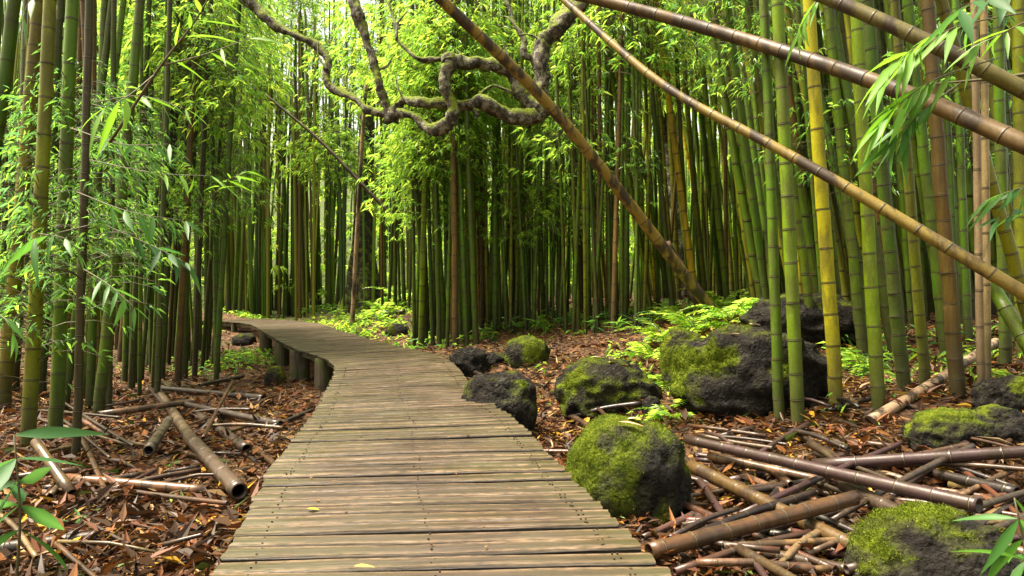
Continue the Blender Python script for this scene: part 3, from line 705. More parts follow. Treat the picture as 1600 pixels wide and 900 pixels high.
FLs = [
    ((246, 610), (302, 690), 11, 17, (.14, .10, .06), "brown log leading back from the thick hollow one", .05, .05),
    ((296, 683), (374, 768), 19, 27, (.075, .05, .035), "thick hollow ended log lying nearest the boardwalk's left side", .05, .02),
    ((104, 748), (324, 767), 17, 17, (.15, .065, .025), "red brown log lying level above the litter", .0, .0),
    ((-30, 862), (152, 839), 24, 20, (.030, .026, .027), "dark grey log at the bottom left corner", .0, .0),
    ((154, 648), (302, 627), 11, 9, (.16, .09, .05), "slim brown culm crossing over the left logs", .06, .09),
    ((282, 630), (438, 663), 9, 12, (.06, .045, .04), "slim dark culm pointing to the boardwalk", .06, .0),
    ((244, 606), (412, 622), 8, 11, (.030, .026, .024), "black culm lying farthest back of the left logs", .0, .0),
    ((308, 648), (386, 702), 13, 17, (.055, .038, .03), "dark brown log parallel to the thick hollow one", .0, .0),
    ((124, 654), (188, 690), 8, 10, (.16, .07, .04), "thin red brown stick right of the left culms", .04, .0),
    ((232, 704), (264, 656), 17, 13, (.12, .10, .075), "grey stub leaning among the crossed logs", .0, .06),
    ((398, 700), (440, 735), 9, 11, BRN, "short brown stick close to the boardwalk's left edge", .0, .0),
    ((425, 668), (490, 640), 9, 6, BLK, "black broken branch touching the boardwalk's left edge", .0, .03),
    ((311, 602), (380, 588), 6, 6, (.05, .035, .025), "thin dark stick farthest back before the posts", .0, .0),
    ((55, 690), (112, 772), 14, 18, OLV, "tapered olive stub slanting down behind the broad leaved seedling", .22, .0),
    ((200, 690), (330, 716), 7, 8, TAN, "thin tan stick under the crossed logs", .0, .0),
    ((150, 676), (246, 660), 7, 7, BRN, "thin brown stick under the slim crossing culm", .0, .0),
]
for k, f in enumerate(FLs): fallen(*f, seed=560 + k, inter=(.22, .3, .2)[k % 3])
fallen((578, 470), (646, 503), 5, 6, (.07, .04, .025), "thin dark stick lying on the green mound", .1, .05, seed=590)
fallen((560, 500), (632, 486), 5, 5, (.09, .055, .035), "thin brown stick at the foot of the green mound", .0, .02, seed=591)

rc = random.Random(21); CN = [("purple brown", PUR), ("dark brown", (.06, .034, .018)), ("blackish", BLK), ("tan", (.15, .09, .045)), ("red brown", (.075, .03, .015)), ("grey brown", (.045, .034, .024))]
seen_l = {}
def loose(n, xr, yr, lr, wr, places, seed0):
    k = 0
    while k < n:
        x, y = rc.uniform(*xr), rc.uniform(*yr); L = rc.uniform(*lr); a = rc.gauss(0, .33) if rc.random() < .75 else rc.uniform(-1.4, 1.4)
        p, q = (x - L / 2 * math.cos(a), y - L * .5 * math.sin(a)), (x + L / 2 * math.cos(a), y + L * .5 * math.sin(a))
        if min(p[1], q[1]) < yr[0] - 25 or max(p[1], q[1]) > 930: continue
        A, B_ = on_ground(*p), on_ground(*q)
        if any(np.hypot(mid[:, 0] - P_.x, mid[:, 1] - P_.y).min() < .95 for P_ in (A, B_)): k += .2; continue
        w = rc.uniform(*wr) * (.55 + .65 * (y - yr[0]) / (yr[1] - yr[0])); cn, cc = rc.choice(CN)
        pl = [t for x0, x1, t in places if x0 <= x < x1]; pl = pl[0] if pl else places[-1][2]
        way = "level" if abs(a) < .12 else ("steeply " if abs(a) > .6 else "") + ("falling" if a > 0 else "rising") + " rightward"
        lab = f"{'long' if L > sum(lr) / 2 else 'short'} {'thin' if w < sum(wr) / 2 * .9 else 'stout'} {cn} cane {way} {pl}"
        i = seen_l[lab] = seen_l.get(lab, 0) + 1
        if i > 1: lab = lab.replace(" cane ", " cane, " + ("nearer" if i == 2 else "third") + " one, ")
        z = rc.uniform(0, .07)
        fallen(p, q, w, w * rc.uniform(.75, 1.2), tuple(c * rc.uniform(.8, 1.2) for c in cc), lab, z, z + rc.uniform(-.02, .05), rc.choice((.16, .2, .26)), seed0 + int(k * 10), rc.uniform(-.01, .03)); k += 1
loose(84, (1090, 1585), (685, 890), (70, 300), (8, 15), [(0, 1180, "in the heap by the mossiest boulder"), (1180, 1290, "left of the heap's crossing"), (1290, 1400, "in the middle of the heap"), (1400, 1700, "toward the front rock")], 700)
loose(26, (60, 430), (615, 790), (40, 170), (5, 9), [(0, 180, "at the left culms' feet"), (180, 300, "among the crossed logs"), (300, 500, "between logs and boardwalk")], 1400)
loose(14, (850, 1350), (560, 690), (40, 130), (4, 8), [(0, 1000, "round the flat grey rock"), (1000, 1500, "before the biggest boulder")], 1700)
loose(6, (0, 300), (800, 890), (60, 160), (6, 10), [(0, 500, "in the litter at the bottom left")], 1900)
# ------------------------------------------------------------------ boulders
def rock(x0, x1, y0, y1, label, moss=.5, side=(0, 0), seed=0, depth=.8, sub=5, rough=.16, tufts=0, name="boulder", flat=.0, lift=0):
    base = on_ground((x0 + x1) / 2, y1 - lift); Yf = base.y
    w = (x1 - x0) / F * Yf; dp = w * depth; Yc = Yf + dp * .40
    w = (x1 - x0) / F * (Yf + dp * .25)
    top = CAM_H - (y0 - 450) / F * (Yc - dp * .05); cx = ((x0 + x1) / 2 - 800) / F * (Yf + dp * .25)
    z0 = gz(cx, Yc) - .12; hh = max(top - z0, .12)
    bm_ = bpy.data.meshes.new("tmp"); import bmesh
    b = bmesh.new(); bmesh.ops.create_icosphere(b, subdivisions=sub, radius=1); b.verts.ensure_lookup_table()
    sd_ = Vector((seed * 7.3, seed * 3.1, seed * 1.7)); V = []
    for v in b.verts:
        p = v.co.normalized()
        q = Vector((math.copysign(abs(p.x) ** .85, p.x), math.copysign(abs(p.y) ** .85, p.y), math.copysign(abs(p.z) ** (.9 - .2 * flat), p.z)))
        n1_ = noise.noise(p * 1.3 + sd_) * 1.6 + noise.noise(p * 2.7 + sd_) * .9
        d_ = noise.voronoi(p * 2.2 + sd_)[0]
        n2_ = (d_[1] - d_[0]) * -.9 + .3
        n3_ = noise.fractal(p * 4.5 + sd_, .8, 2.1, 5) * .55 - abs(noise.noise(p * 6 + sd_)) * .35
        q = q * (1 + rough * (n1_ * .65 + n2_ * .85 + n3_ * .62))
        V.append(q)
    for v, q in zip(b.verts, V): v.co = (q.x * w / 2, q.y * dp / 2, (q.z + .72) / 1.72 * hh)
    b.normal_update()
    mo = []
    for v in b.verts:
        n_ = v.normal; p = v.co
        a = .55 * n_.z + side[0] * n_.x + side[1] * n_.y + 1.1 * noise.fractal(Vector(p) * 3.2 + sd_, .8, 2, 3) + (moss - .35)
        mo.append(a)
    mo = np.array(mo); b.to_mesh(bm_); b.free()
    a_ = bm_.attributes.new("moss", 'FLOAT', 'POINT'); a_.data.foreach_set("value", mo.astype(np.float32))
    bm_.name = name; bm_.materials.append(M_ROCK); bm_.polygons.foreach_set("use_smooth", np.ones(len(bm_.polygons), bool))
    loc = Vector((cx, Yc, z0))
    if tufts:
        r = np.random.default_rng(seed + 900); co = np.array([v.co[:] for v in bm_.vertices]); no = np.array([v.normal[:] for v in bm_.vertices])
        good = np.where((mo > .42 + r.uniform(-.12, .35, len(mo))) & (co[:, 2] > .1))[0]
        root = thing(name, loc, label, "boulder", "basalt boulders"); o = link("stone", bm_, root)
        if len(good):
            k = r.choice(good, tufts); pos = co[k] + r.normal(0, .02, (tufts, 3)) * (1 - .9 * np.abs(no[k])) ; d = no[k] + r.normal(0, .55, (tufts, 3)) + [0, 0, .15]
            L = r.uniform(.005, .013, tufts) * (1 if w < 1.2 else 1.3); V, T = leaf_cloud(pos - no[k] * .004, d, r.normal(0, 1, (tufts, 3)), L, L * .45, .2)
            C = np.repeat(palette(tufts, (2, 4, 3, 1), r, np.array([(.028, .048, .005), (.07, .10, .007), (.12, .16, .010), (.18, .22, .018)])), 4, 0)
            t_ = link("moss", mesh_np("moss", V, T, col=C, mats=[M_MOSS]), root); t_['kind'] = 'stuff'
        return root, loc, w, dp, hh, co, no
    o = link(name, bm_, None, loc)
    return tag(o, label, "boulder", "basalt boulders")
R1 = rock(888, 1080, 652, 818, "rounded boulder thick with yellow green moss right beside the boardwalk", .66, (-.42, -.10), 31, .9, 5, .10, 16000)
R2 = rock(868, 1024, 563, 652, "broad flat grey rock with moss round its edges behind the mossiest boulder", .34, (-.3, -.1), 2, .95, 5, .16, 7000, flat=0)
R3 = rock(1066, 1308, 514, 652, "biggest boulder, black faced with moss on its left shoulder", .20, (-.70, .0), 3, .75, 5, .2, 14000)
rock(1036, 1110, 516, 606, "small lump wholly covered in bright moss left of the biggest boulder", .85, (0, -.1), 4, .9, 5, .16, 7000, lift=0)
rock(1176, 1350, 462, 545, "black rock standing above and behind the biggest boulder", .02, (-.3, 0), 5, .7, 5, .2)
rock(722, 838, 584, 690, "flat dark grey rock wedged along the boardwalk's right edge", .12, (0, 0), 6, 1.0, 5, .14, 1500, flat=1)
rock(788, 858, 526, 572, "small rounded mossy rock before the middle grove", .6, (0, 0), 7, .9, 4, .12, 1500)
rock(1430, 1572, 642, 708, "low black rock with a moss patch behind the level purple culm", .22, (-.2, 0), 8, .8, 5, .15, 1500)
rock(1536, 1630, 588, 650, "black rock with green film at the right edge, upper of two", .10, (0, 0), 9, .8, 5, .18)
rock(1528, 1640, 640, 700, "black rock at the right edge, lower of two", .0, (0, 0), 10, .8, 5, .18)
R9 = rock(1358, 1600, 802, 960, "nearest rock, low and mossy on its left slope at the bottom right", .16, (-.62, -.05), 11, .9, 5, .17, 12000)
rock(1004, 1034, 618, 648, "fist sized mossy stone beside the flat grey rock", .55, (0, 0), 12, .9, 3, .12)
rock(412, 446, 572, 602, "small mossy stone before the boardwalk's posts", .45, (0, 0), 13, .9, 3, .12)
rock(362, 398, 520, 541, "brown stone under the boardwalk's far end", .2, (0, 0), 14, .9, 3, .14)
rock(700, 765, 546, 592, "jagged black rock at the boardwalk's bend", -.4, (0, 0), 15, .8, 4, .3)
rock(740, 800, 552, 574, "low black rock beside the jagged one at the bend", -.3, (0, 0), 16, .8, 4, .25)
rock(600, 640, 505, 524, "small pale mossy stone at the mound's foot", .4, (0, 0), 17, .8, 3, .15)

# ------------------------------------------------------------------ crooked mossy tree
def limb_mesh(pts, widths, seed, n=70, sides=12, gn=.13):
    P = smooth_path([tuple(p) for p in pts], n); w = np.interp(np.linspace(0, 1, n), np.linspace(0, 1, len(widths)), widths) / 2
    r = np.random.default_rng(seed); t = np.arange(n)
    lump = np.convolve(r.normal(0, 1, n + 8), np.ones(9) / 3, 'same')[4:-4]
    w = w * (1 + gn * lump + r.normal(0, gn * .2, n))
    V, Q, T = tube(P, w, sides)
    wl = np.append(np.repeat(w, sides), [w[0], w[-1]])
    for q in range(len(V)):
        v = Vector(V[q]); d = noise.noise_vector(v * 4 + Vector((seed, 0, 0))) * .5 + noise.noise_vector(v * 10) * .26 + noise.noise_vector(v * 24) * .12
        V[q] += np.array(d) * wl[q]
    return V, Q, T
def tree_limb(name, root, pxs, Y, seed, n=70):
    pts = [at(x, y, Y + dy) - root.location for x, y, w, dy in pxs]; ws = [w * (1.06 if name == 'limb' else 1.0) / F * (Y + dy) for x, y, w, dy in pxs]
    V, Q, T = limb_mesh(pts, ws, seed, n)
    return link(name, mesh_np(name, V, [Q, T], smooth=True, mats=[M_BARK]), root)
tb = on_ground(1070, 468)
tree = thing("crooked_tree", tb, "crooked bare tree whose mossy limbs loop over the boardwalk", "tree")
TY = 9.6; dT = tb.y - TY
tree_limb("trunk", tree, [(1070, 480, 30, dT), (1060, 360, 26, dT), (1042, 230, 25, dT), (1022, 90, 25, dT * .9), (1008, -40, 25, dT * .7), (985, -95, 26, dT * .5), (945, -70, 26, .3), (912, -6, 27, .1), (872, 40, 30, 0), (848, 75, 28, 0), (848, 125, 24, 0), (848, 165, 26, 0), (842, 182, 24, 0)], TY, 1, 130)
tree_limb("limb", tree, [(846, 178, 26, 0), (825, 158, 24, 0), (812, 138, 21, 0), (795, 112, 19, 0), (765, 101, 20, -.1), (728, 98, 18, -.15), (700, 92, 19, -.2), (690, 84, 18, -.2)], TY, 2)
tree_limb("limb", tree, [(848, 176, 26, 0), (812, 184, 25, -.1), (780, 174, 20, -.2), (752, 158, 22, -.25), (735, 163, 19, -.25), (705, 164, 16, -.2), (672, 160, 14, -.15), (650, 160, 13, -.1), (630, 158, 16, 0), (618, 172, 20, .05), (612, 188, 18, .1)], TY, 3)
tree_limb("limb", tree, [(698, 86, 22, -.3), (702, 100, 20, -.35), (694, 122, 19, -.38), (698, 145, 17, -.36), (708, 170, 17, -.34), (703, 192, 19, -.3), (680, 203, 17, -.25), (662, 194, 12, -.15), (645, 180, 11, -.1), (624, 176, 13, 0)], TY, 4)
tree_limb("limb", tree, [(612, 192, 17, .1), (602, 160, 15, .1), (588, 115, 15, .1), (575, 70, 15, .15), (558, 20, 16, .2), (546, -30, 17, .3)], TY, 5)
tree_limb("limb", tree, [(616, 186, 13, .1), (598, 180, 11, .15), (570, 168, 11, .2), (548, 150, 11, .3), (520, 138, 12, .4), (510, 125, 11, .45), (512, 95, 12, .5), (498, 75, 12, .6), (468, 58, 13, .6), (430, 40, 15, .7), (402, 16, 17, .8), (375, -20, 18, .9)], TY, 6, 90)
tree_limb("limb", tree, [(738, 172, 8, -.3), (745, 176, 9, -.3), (742, 186, 5, -.3)], TY, 7, 16)
tree_limb("twig", tree, [(688, 92, 9, -.2), (670, 92, 9, -.2), (652, 90, 7, -.2), (634, 76, 6, -.15), (622, 62, 6, -.1), (618, 40, 5, 0), (606, 0, 5, .1)], TY, 8, 40)
tree_limb("twig", tree, [(842, 128, 10, .1), (832, 95, 9, .12), (818, 86, 10, .12), (820, 62, 9, .15), (806, 40, 8, .2), (796, 15, 6, .25), (786, -10, 5, .3)], TY, 9, 40)
tree_limb("twig", tree, [(800, 145, 6, .1), (785, 138, 5, .1), (772, 134, 5, .1), (756, 142, 7, 0), (748, 156, 8, -.1)], TY, 10, 24)
rt_ = random.Random(8)
for k, (x, y, dy) in enumerate([(512, 110, .4), (470, 58, .6), (590, 110, .1), (560, 30, .2), (640, 165, -.1), (740, 100, -.1), (800, 118, 0), (680, 200, -.2), (850, 70, 0), (548, 150, .3), (620, 62, -.1), (806, 40, .2)]):
    a = rt_.uniform(-2.6, -.5); L1 = rt_.uniform(25, 60); b_ = a + rt_.gauss(0, .6)
    tree_limb("twig", tree, [(x, y, 4.5, dy), (x + L1 * .5 * math.cos(a), y + L1 * .5 * math.sin(a), 3.2, dy + .05), (x + L1 * .5 * (math.cos(a) + math.cos(b_)), y + L1 * .5 * (math.sin(a) + math.sin(b_)), 2, dy + .1)], TY, 20 + k, 14)
# old tree behind the far boardwalk
ob_ = on_ground(563, 484); old = thing("old_tree", ob_, "broad dark buttressed tree trunk behind the far boardwalk", "tree")
def old_trunk():
    n, sd_ = 26, 28; V = []; hgt = 9.
    for q in range(n):
        t = q / (n - 1); z = t * hgt - .1; rr = .28 + .55 * math.exp(-z * .55)
        for k in range(sd_):
            a = k / sd_ * 6.283; f = 1 + .22 * math.sin(a * 5 + 1.2 * math.sin(t * 3)) * math.exp(-z * .25) + .09 * noise.noise(Vector((math.cos(a) * 3, math.sin(a) * 3, z * 1.5)))
            V.append((rr * f * math.cos(a) + .10 * t * hgt * .35, rr * f * math.sin(a), z))
    i, j = np.meshgrid(np.arange(n - 1), np.arange(sd_), indexing='ij'); j2 = (j + 1) % sd_
    Q = np.stack([i * sd_ + j, i * sd_ + j2, (i + 1) * sd_ + j2, (i + 1) * sd_ + j], -1).reshape(-1, 4)
    return mesh_np("trunk", V, [Q, np.array([[(n - 1) * sd_ + k for k in range(sd_)]])], smooth=True, mats=[M_BARK])
M_OLD = M_BARK.copy(); M_OLD.name = 'dark streaked bark'
for nd in M_OLD.node_tree.nodes:
    if nd.type == 'VALTORGB' and len(nd.color_ramp.elements) == 3:
        for el in nd.color_ramp.elements: el.color = [c * .35 for c in el.color[:3]] + [1]
    if nd.type == 'VALTORGB' and abs(nd.color_ramp.elements[0].position - .50) < .01 and nd.color_ramp.elements[1].position < .6: nd.color_ramp.elements[1].color = (.1, .1, .1, 1)
link("trunk", old_trunk(), old); old.children[0].data.materials[0] = M_OLD
for k in range(9):
    link("crown", random.choice(FOL['bright']), old, (random.uniform(-1.8, 1.8), random.uniform(-1.4, 1.4), random.uniform(5.2, 9.5)), Quaternion((0, 0, 1), random.uniform(0, 6)), random.uniform(1.0, 1.5))

# ------------------------------------------------------------------ near leafy branches: every leaf its own part
def leaf_mesh(seed, wid, curl):
    ts = [0, .14, .34, .58, .8, 1.]; ws = [.04, .55, 1., .82, .42, .02]; V = []
    for t, w in zip(ts, ws):
        z = -curl * t * t; y = w * wid / 2
        V += [(t, -y, z + .22 * y), (t, 0, z - .02 * w * wid), (t, y, z + .22 * y)]
    Q = []
    for k in range(5):
        a = k * 3; Q += [(a, a + 1, a + 4, a + 3), (a + 1, a + 2, a + 5, a + 4)]
    return V, Q
def leaf_set(base, wids, curls, n=4):
    out = []
    for k in range(n):
        V, Q = leaf_mesh(k, wids[k % len(wids)], curls[k % len(curls)]); r = np.random.default_rng(k + 5)
        c = np.tile(np.array(base) * r.uniform(.8, 1.25), (len(V), 1)); c[1::3] *= 1.25
        out.append(mesh_np("leaf", V, np.array(Q), col=c, smooth=True, mats=[M_NEARLEAF]))
    return out
LV_BRIGHT = leaf_set((.088, .19, .020), (.12, .155, .11), (.10, .22, .3), 5)
LV_MID = leaf_set((.048, .125, .026), (.15, .19, .13), (.12, .25, .35), 5)
LV_DARK = leaf_set((.035, .095, .030), (.20, .24, .17), (.10, .2, .3), 5)
def leaf_quat(d, roll):
    d = Vector(d).normalized(); up = Vector((0, 0, 1)); s_ = up.cross(d)
    s_ = Vector((0, 1, 0)) if s_.length < 1e-3 else s_.normalized()
    n_ = d.cross(s_); return Matrix((d, s_, n_)).transposed().to_quaternion() @ Quaternion((1, 0, 0), roll)
def branch(parent, pts, w0, nleaf, ll, leaves, seed, spread=.9, droop=.35, start=.25, name="branch", per=1, aim=None):
    """a twig (a part of its plant) with each leaf a sub-part"""
    rr = random.Random(seed); org = parent.matrix_world.translation if False else parent.location
    P = smooth_path([tuple(Vector(p) - org) for p in pts], 16)
    V, Q, T = tube(P, np.linspace(w0, w0 * .3, 16), 6)
    tw = link(name, mesh_np(name, V, [Q, T], smooth=True, mats=[M_TWIG]), parent)
    for k in range(nleaf):
        t = start + (1 - start) * (k + .5) / nleaf if k < nleaf - 2 else 1.
        f = t * 15; i = min(int(f), 14); p = P[i] + (P[i + 1] - P[i]) * (f - i); tg = P[i + 1] - P[i]; tg /= np.linalg.norm(tg)
        for q in range(per):
            sdv = np.cross(tg, [0, 0, 1.]); sdv /= max(np.linalg.norm(sdv), 1e-6)
            sgn = 1 if (k + q) % 2 else -1
            d = tg * rr.uniform(.5, 1.1) + sdv * sgn * rr.uniform(.2, 1) * spread + np.array([0, 0, -1]) * rr.uniform(.1, 1.1) * droop * 2 + np.array([rr.gauss(0, .2) for _ in range(3)])
            if aim is not None: d = d / np.linalg.norm(d) + np.array(aim) * rr.uniform(.6, 1.2)
            link("leaf", rr.choice(leaves), tw, tuple(p), leaf_quat(d, rr.gauss(0, .5)), ll * rr.uniform(.65, 1.2))
    return tw
byl = {b['label']: b for b in BAMBOOS if b['label']}
def near_b(px, Y):
    return min(BAMBOOS, key=lambda b: abs(b['px'] - px) + 60 * abs(b['Y'] - Y))['root']
# right: bright drooping spray crossing the poles
rt = byl["olive bamboo leaning in from beyond the black rocks"]['root']
for k, (pts, n, ll, lv) in enumerate([
    ([at(1600, 20, 4.3), at(1500, 40, 4.1), at(1430, 75, 4.0), at(1390, 110, 3.9)], 18, .38, LV_BRIGHT),
    ([at(1560, 90, 4.2), at(1470, 120, 4.0), at(1420, 150, 3.9), at(1380, 190, 3.9)], 18, .36, LV_BRIGHT),
    ([at(1500, 130, 4.1), at(1440, 175, 4.0), at(1405, 215, 3.9)], 14, .32, LV_MID),
    ([at(1620, -20, 4.0), at(1540, -5, 3.8), at(1500, 15, 3.7)], 8, .34, LV_DARK),
    ([at(1610, 30, 4.2), at(1570, 50, 4.1), at(1530, 70, 4.1)], 9, .26, LV_BRIGHT),
    ([at(1300, -30, 5.2), at(1270, 10, 5.2), at(1250, 45, 5.2)], 9, .25, LV_BRIGHT),
]): branch(rt, pts, .006, n, ll, lv, 60 + k, aim=(-.5, 0, -.35) if k < 3 else None)
re_ = byl["olive bamboo cut by the right frame edge"]['root']
branch(re_, [at(1640, 280, 4.0), at(1590, 295, 3.9), at(1550, 310, 3.9)], .005, 9, .24, LV_MID, 70, aim=(-.3, 0, -.4))
branch(re_, [at(1640, 320, 4.1), at(1600, 330, 4.0), at(1560, 340, 3.9)], .005, 7, .22, LV_DARK, 71, aim=(-.3, 0, -.2))
branch(re_, [at(1640, 110, 4.8), at(1560, 122, 4.9), at(1450, 132, 5.0)], .018, 3, .2, LV_MID, 72)
# left: twig reaching across and sprays of leaves among the culms
lt = byl["green bamboo leaning right with its foot by the crossed logs"]['root']
branch(lt, [at(172, 222, 4.9), at(250, 105, 4.6), at(300, 40, 4.5), at(330, -10, 4.4)], .012, 8, .30, LV_BRIGHT, 80, start=.35)
branch(lt, [at(252, 103, 4.6), at(320, 85, 4.5), at(390, 60, 4.4)], .006, 6, .24, LV_BRIGHT, 81)
branch(lt, [at(240, 118, 4.6), at(200, 150, 4.4), at(165, 168, 4.3)], .005, 4, .36, LV_BRIGHT, 82, start=.5)
l2 = byl["thick green bamboo right of the broad leaved seedling"]['root']
for k, (pts, n, ll, lv) in enumerate([
    ([at(140, 250, 5.2), at(240, 270, 5.0), at(330, 275, 4.9)], 12, .24, LV_BRIGHT),
    ([at(120, 300, 5.2), at(200, 330, 5.0), at(290, 345, 4.9)], 12, .24, LV_MID),
    ([at(330, 310, 5.4), at(350, 285, 5.2), at(385, 268, 5.0)], 10, .20, LV_BRIGHT),
    ([at(130, 420, 5.0), at(170, 445, 4.8), at(210, 480, 4.7)], 10, .22, LV_MID),
    ([at(110, 200, 5.2), at(190, 225, 5.0), at(265, 225, 4.9)], 11, .24, LV_MID),
    ([at(160, 350, 5.4), at(240, 385, 5.2), at(290, 410, 5.1)], 12, .22, LV_DARK),
    ([at(150, 160, 5.6), at(220, 150, 5.4), at(290, 170, 5.2)], 11, .24, LV_BRIGHT),
]): branch(l2, pts, .005, n, ll, lv, 90 + k)
l3 = byl["olive bamboo at the left frame edge, thickest there"]['root']
branch(l3, [at(140, 352, 3.2), at(90, 364, 3.1), at(55, 372, 3.0)], .004, 4, .21, LV_MID, 100, start=.5)
branch(l3, [at(60, 365, 3.2), at(100, 372, 3.2), at(120, 390, 3.2)], .003, 4, .17, LV_MID, 101)
branch(l3, [at(-20, 480, 3.2), at(10, 500, 3.1), at(20, 520, 3.1)], .003, 3, .16, LV_MID, 102)
branch(l3, [at(70, -20, 3.4), at(45, 5, 3.3), at(35, 25, 3.3)], .003, 4, .16, LV_DARK, 103)

# seedlings and small broad leaved plants: each leaf a part
def plant(base, label, nleaf, ll, leaves, seed, h=.2, name="leafy_plant", group=None, spread=1., lean=(0, 0), dz=(-.35, .6), rl=.3):
    rr = random.Random(seed); root = thing(name, base, label, "plant", group)
    top = Vector((lean[0], lean[1], h)); P = smooth_path([(0, 0, -.03), tuple(top * .5 + Vector((rr.gauss(0, .02), 0, 0))), tuple(top)], 8)
    V, Q, T = tube(P, np.linspace(.007, .003, 8), 6)
    link("stem", mesh_np("stem", V, [Q, T], smooth=True, mats=[M_TWIG]), root)
    for k in range(nleaf):
        a = k * 2.4 + rr.gauss(0, .3); t = 1 - .55 * k / nleaf; p = P[min(int(t * 7), 7)]
        d = (math.cos(a) * spread, math.sin(a) * spread, rr.uniform(*dz))
        link("leaf", rr.choice(leaves), root, tuple(p), leaf_quat(d, rr.gauss(0, rl)), ll * rr.uniform(.7, 1.2))
    return root
GP = "small plants on the forest floor"
B = at(22, 760, 2.9); B.z = gz(B.x, B.y)
plant(B, "broad leaved seedling at the left edge before the olive culms", 13, .36, LV_DARK, 1, h=CAM_H - (680 - 450) / F * 2.9 - B.z, group=GP, dz=(-1.0, .35), rl=.8)
B = at(1585, 850, 2.55); B.z = gz(B.x, B.y)
plant(B, "seedling with long pointed leaves beside the nearest rock", 17, .22, LV_MID, 2, h=CAM_H - (778 - 450) / F * 2.55 - B.z, group=GP, dz=(-1.5, .2), rl=.7)
B = on_ground(125, 822); plant(B, "low green sprig in the litter above the dark grey log", 7, .09, LV_MID, 3, h=.05, group=GP)
B = on_ground(80, 830); plant(B, "purplish low sprig left of the green sprig in the litter", 5, .10, LV_DARK, 4, h=.06, group=GP)
B = on_ground(270, 735); plant(B, "low green sprig below the crossed logs", 7, .08, LV_MID, 5, h=.05, group=GP)
B = on_ground(395, 790); plant(B, "green sprig close to the boardwalk's left edge", 5, .10, LV_MID, 6, h=.05, group=GP)
plant(on_ground(330, 600), "young plant left of the posts", 8, .15, LV_MID, 7, h=.15, group=GP)
plant(on_ground(385, 572), "arching grassy plant under the boardwalk's far end", 10, .3, LV_BRIGHT, 8, h=.2, group=GP)
plant(on_ground(192, 505), "leafy sapling between the left dark culms", 10, .25, LV_MID, 9, h=.3, group=GP)
SM = [(768, 522), (800, 520), (842, 522), (880, 515), (905, 512), (932, 520), (965, 528), (990, 520), (1030, 510), (820, 505), (860, 500), (950, 505), (755, 535)]
SD = ["nearest the bend", "left of the small rounded rock", "right of the small rounded rock", "at the orange culms' foot", "behind the flat grey rock", "right of the pale culm", "above the flat grey rock",
      "left of the ferns", "under the thick mottled pole", "behind the small rounded rock", "deep behind the small rounded rock", "deep behind the flat grey rock", "close to the boardwalk's bend"]
for k, ((x, y), t) in enumerate(zip(SM, SD)):
    plant(on_ground(x, y), "small pale green leafy plant " + t, 12, .30, LV_MID if k % 2 else LV_BRIGHT, 20 + k, h=.28, group=GP)
MO = [(490, 495), (505, 490), (520, 492), (540, 478), (585, 470), (605, 462), (625, 455), (575, 488), (530, 500), (470, 497)]
MD = ["at the boardwalk's far right corner", "second along the far boardwalk", "third along the far boardwalk", "below the old trunk", "on the mound's slope", "near the mound's crest", "on the mound's crest",
      "low on the mound", "beside the pale upright pole", "at the very end of the boardwalk"]
for k, ((x, y), t) in enumerate(zip(MO, MD)):
    plant(on_ground(x, y), "bright green leafy plant " + t, 16, .38, LV_BRIGHT, 40 + k, h=.4, group=GP)

# ferns: every frond a part
def frond_mesh(seed, n=13):
    r = np.random.default_rng(seed); t = np.linspace(0, 1, 14)
    P = np.stack([t, .04 * np.sin(t * 3), .55 * t - .75 * t ** 2], -1)
    V, Q, T = tube(P, np.linspace(.012, .004, 14), 4); parts = [V]; cols = [np.tile((.10, .14, .02), (len(V), 1))]
    pos, d, L = [], [], []
    for k in range(n):
        f = .14 + .84 * k / (n - 1); p = np.array([np.interp(f, t, P[:, c]) for c in range(3)]); ll = .34 * math.sin(min(f * 1.25 + .28, 1) * math.pi * .93 + .1) + .06
        ll = max(.05, .36 * (1 - f) ** .7 * min(1, f * 4) + .03)
        for sg in (-1, 1):
            pos.append(p); d.append((.5, sg, -.15 + r.normal(0, .12))); L.append(ll * r.uniform(.85, 1.1))
    lv, lt_ = leaf_cloud(np.array(pos), np.array(d, float), np.tile([0, 0, 1.], (len(pos), 1)) + r.normal(0, .15, (len(pos), 3)), np.array(L), np.array(L) * .3, .12, .1)
    c = np.repeat(palette(len(pos), (0, 2, 5, 4, 0), r), 4, 0)
    return mesh_np("frond", np.vstack([V, lv]), [Q, np.vstack([T, lt_ + len(V)])], col=np.vstack([cols[0], c]), mats=[M_LEAF])
FRD = [frond_mesh(k) for k in range(5)]
def fern(base, label, n, ll, seed, tilt=0.):
    rr = random.Random(seed); root = thing("fern", base, label, "fern", "ferns")
    for k in range(n):
        a = k / n * 6.283 + rr.gauss(0, .25); e = rr.uniform(.25, 1.0)
        q = Quaternion((0, 0, 1), a) @ Quaternion((0, 1, 0), -e + .35)
        link("frond", FRD[(k + seed) % 5], root, (0, 0, 0), q, ll * rr.uniform(.7, 1.15))
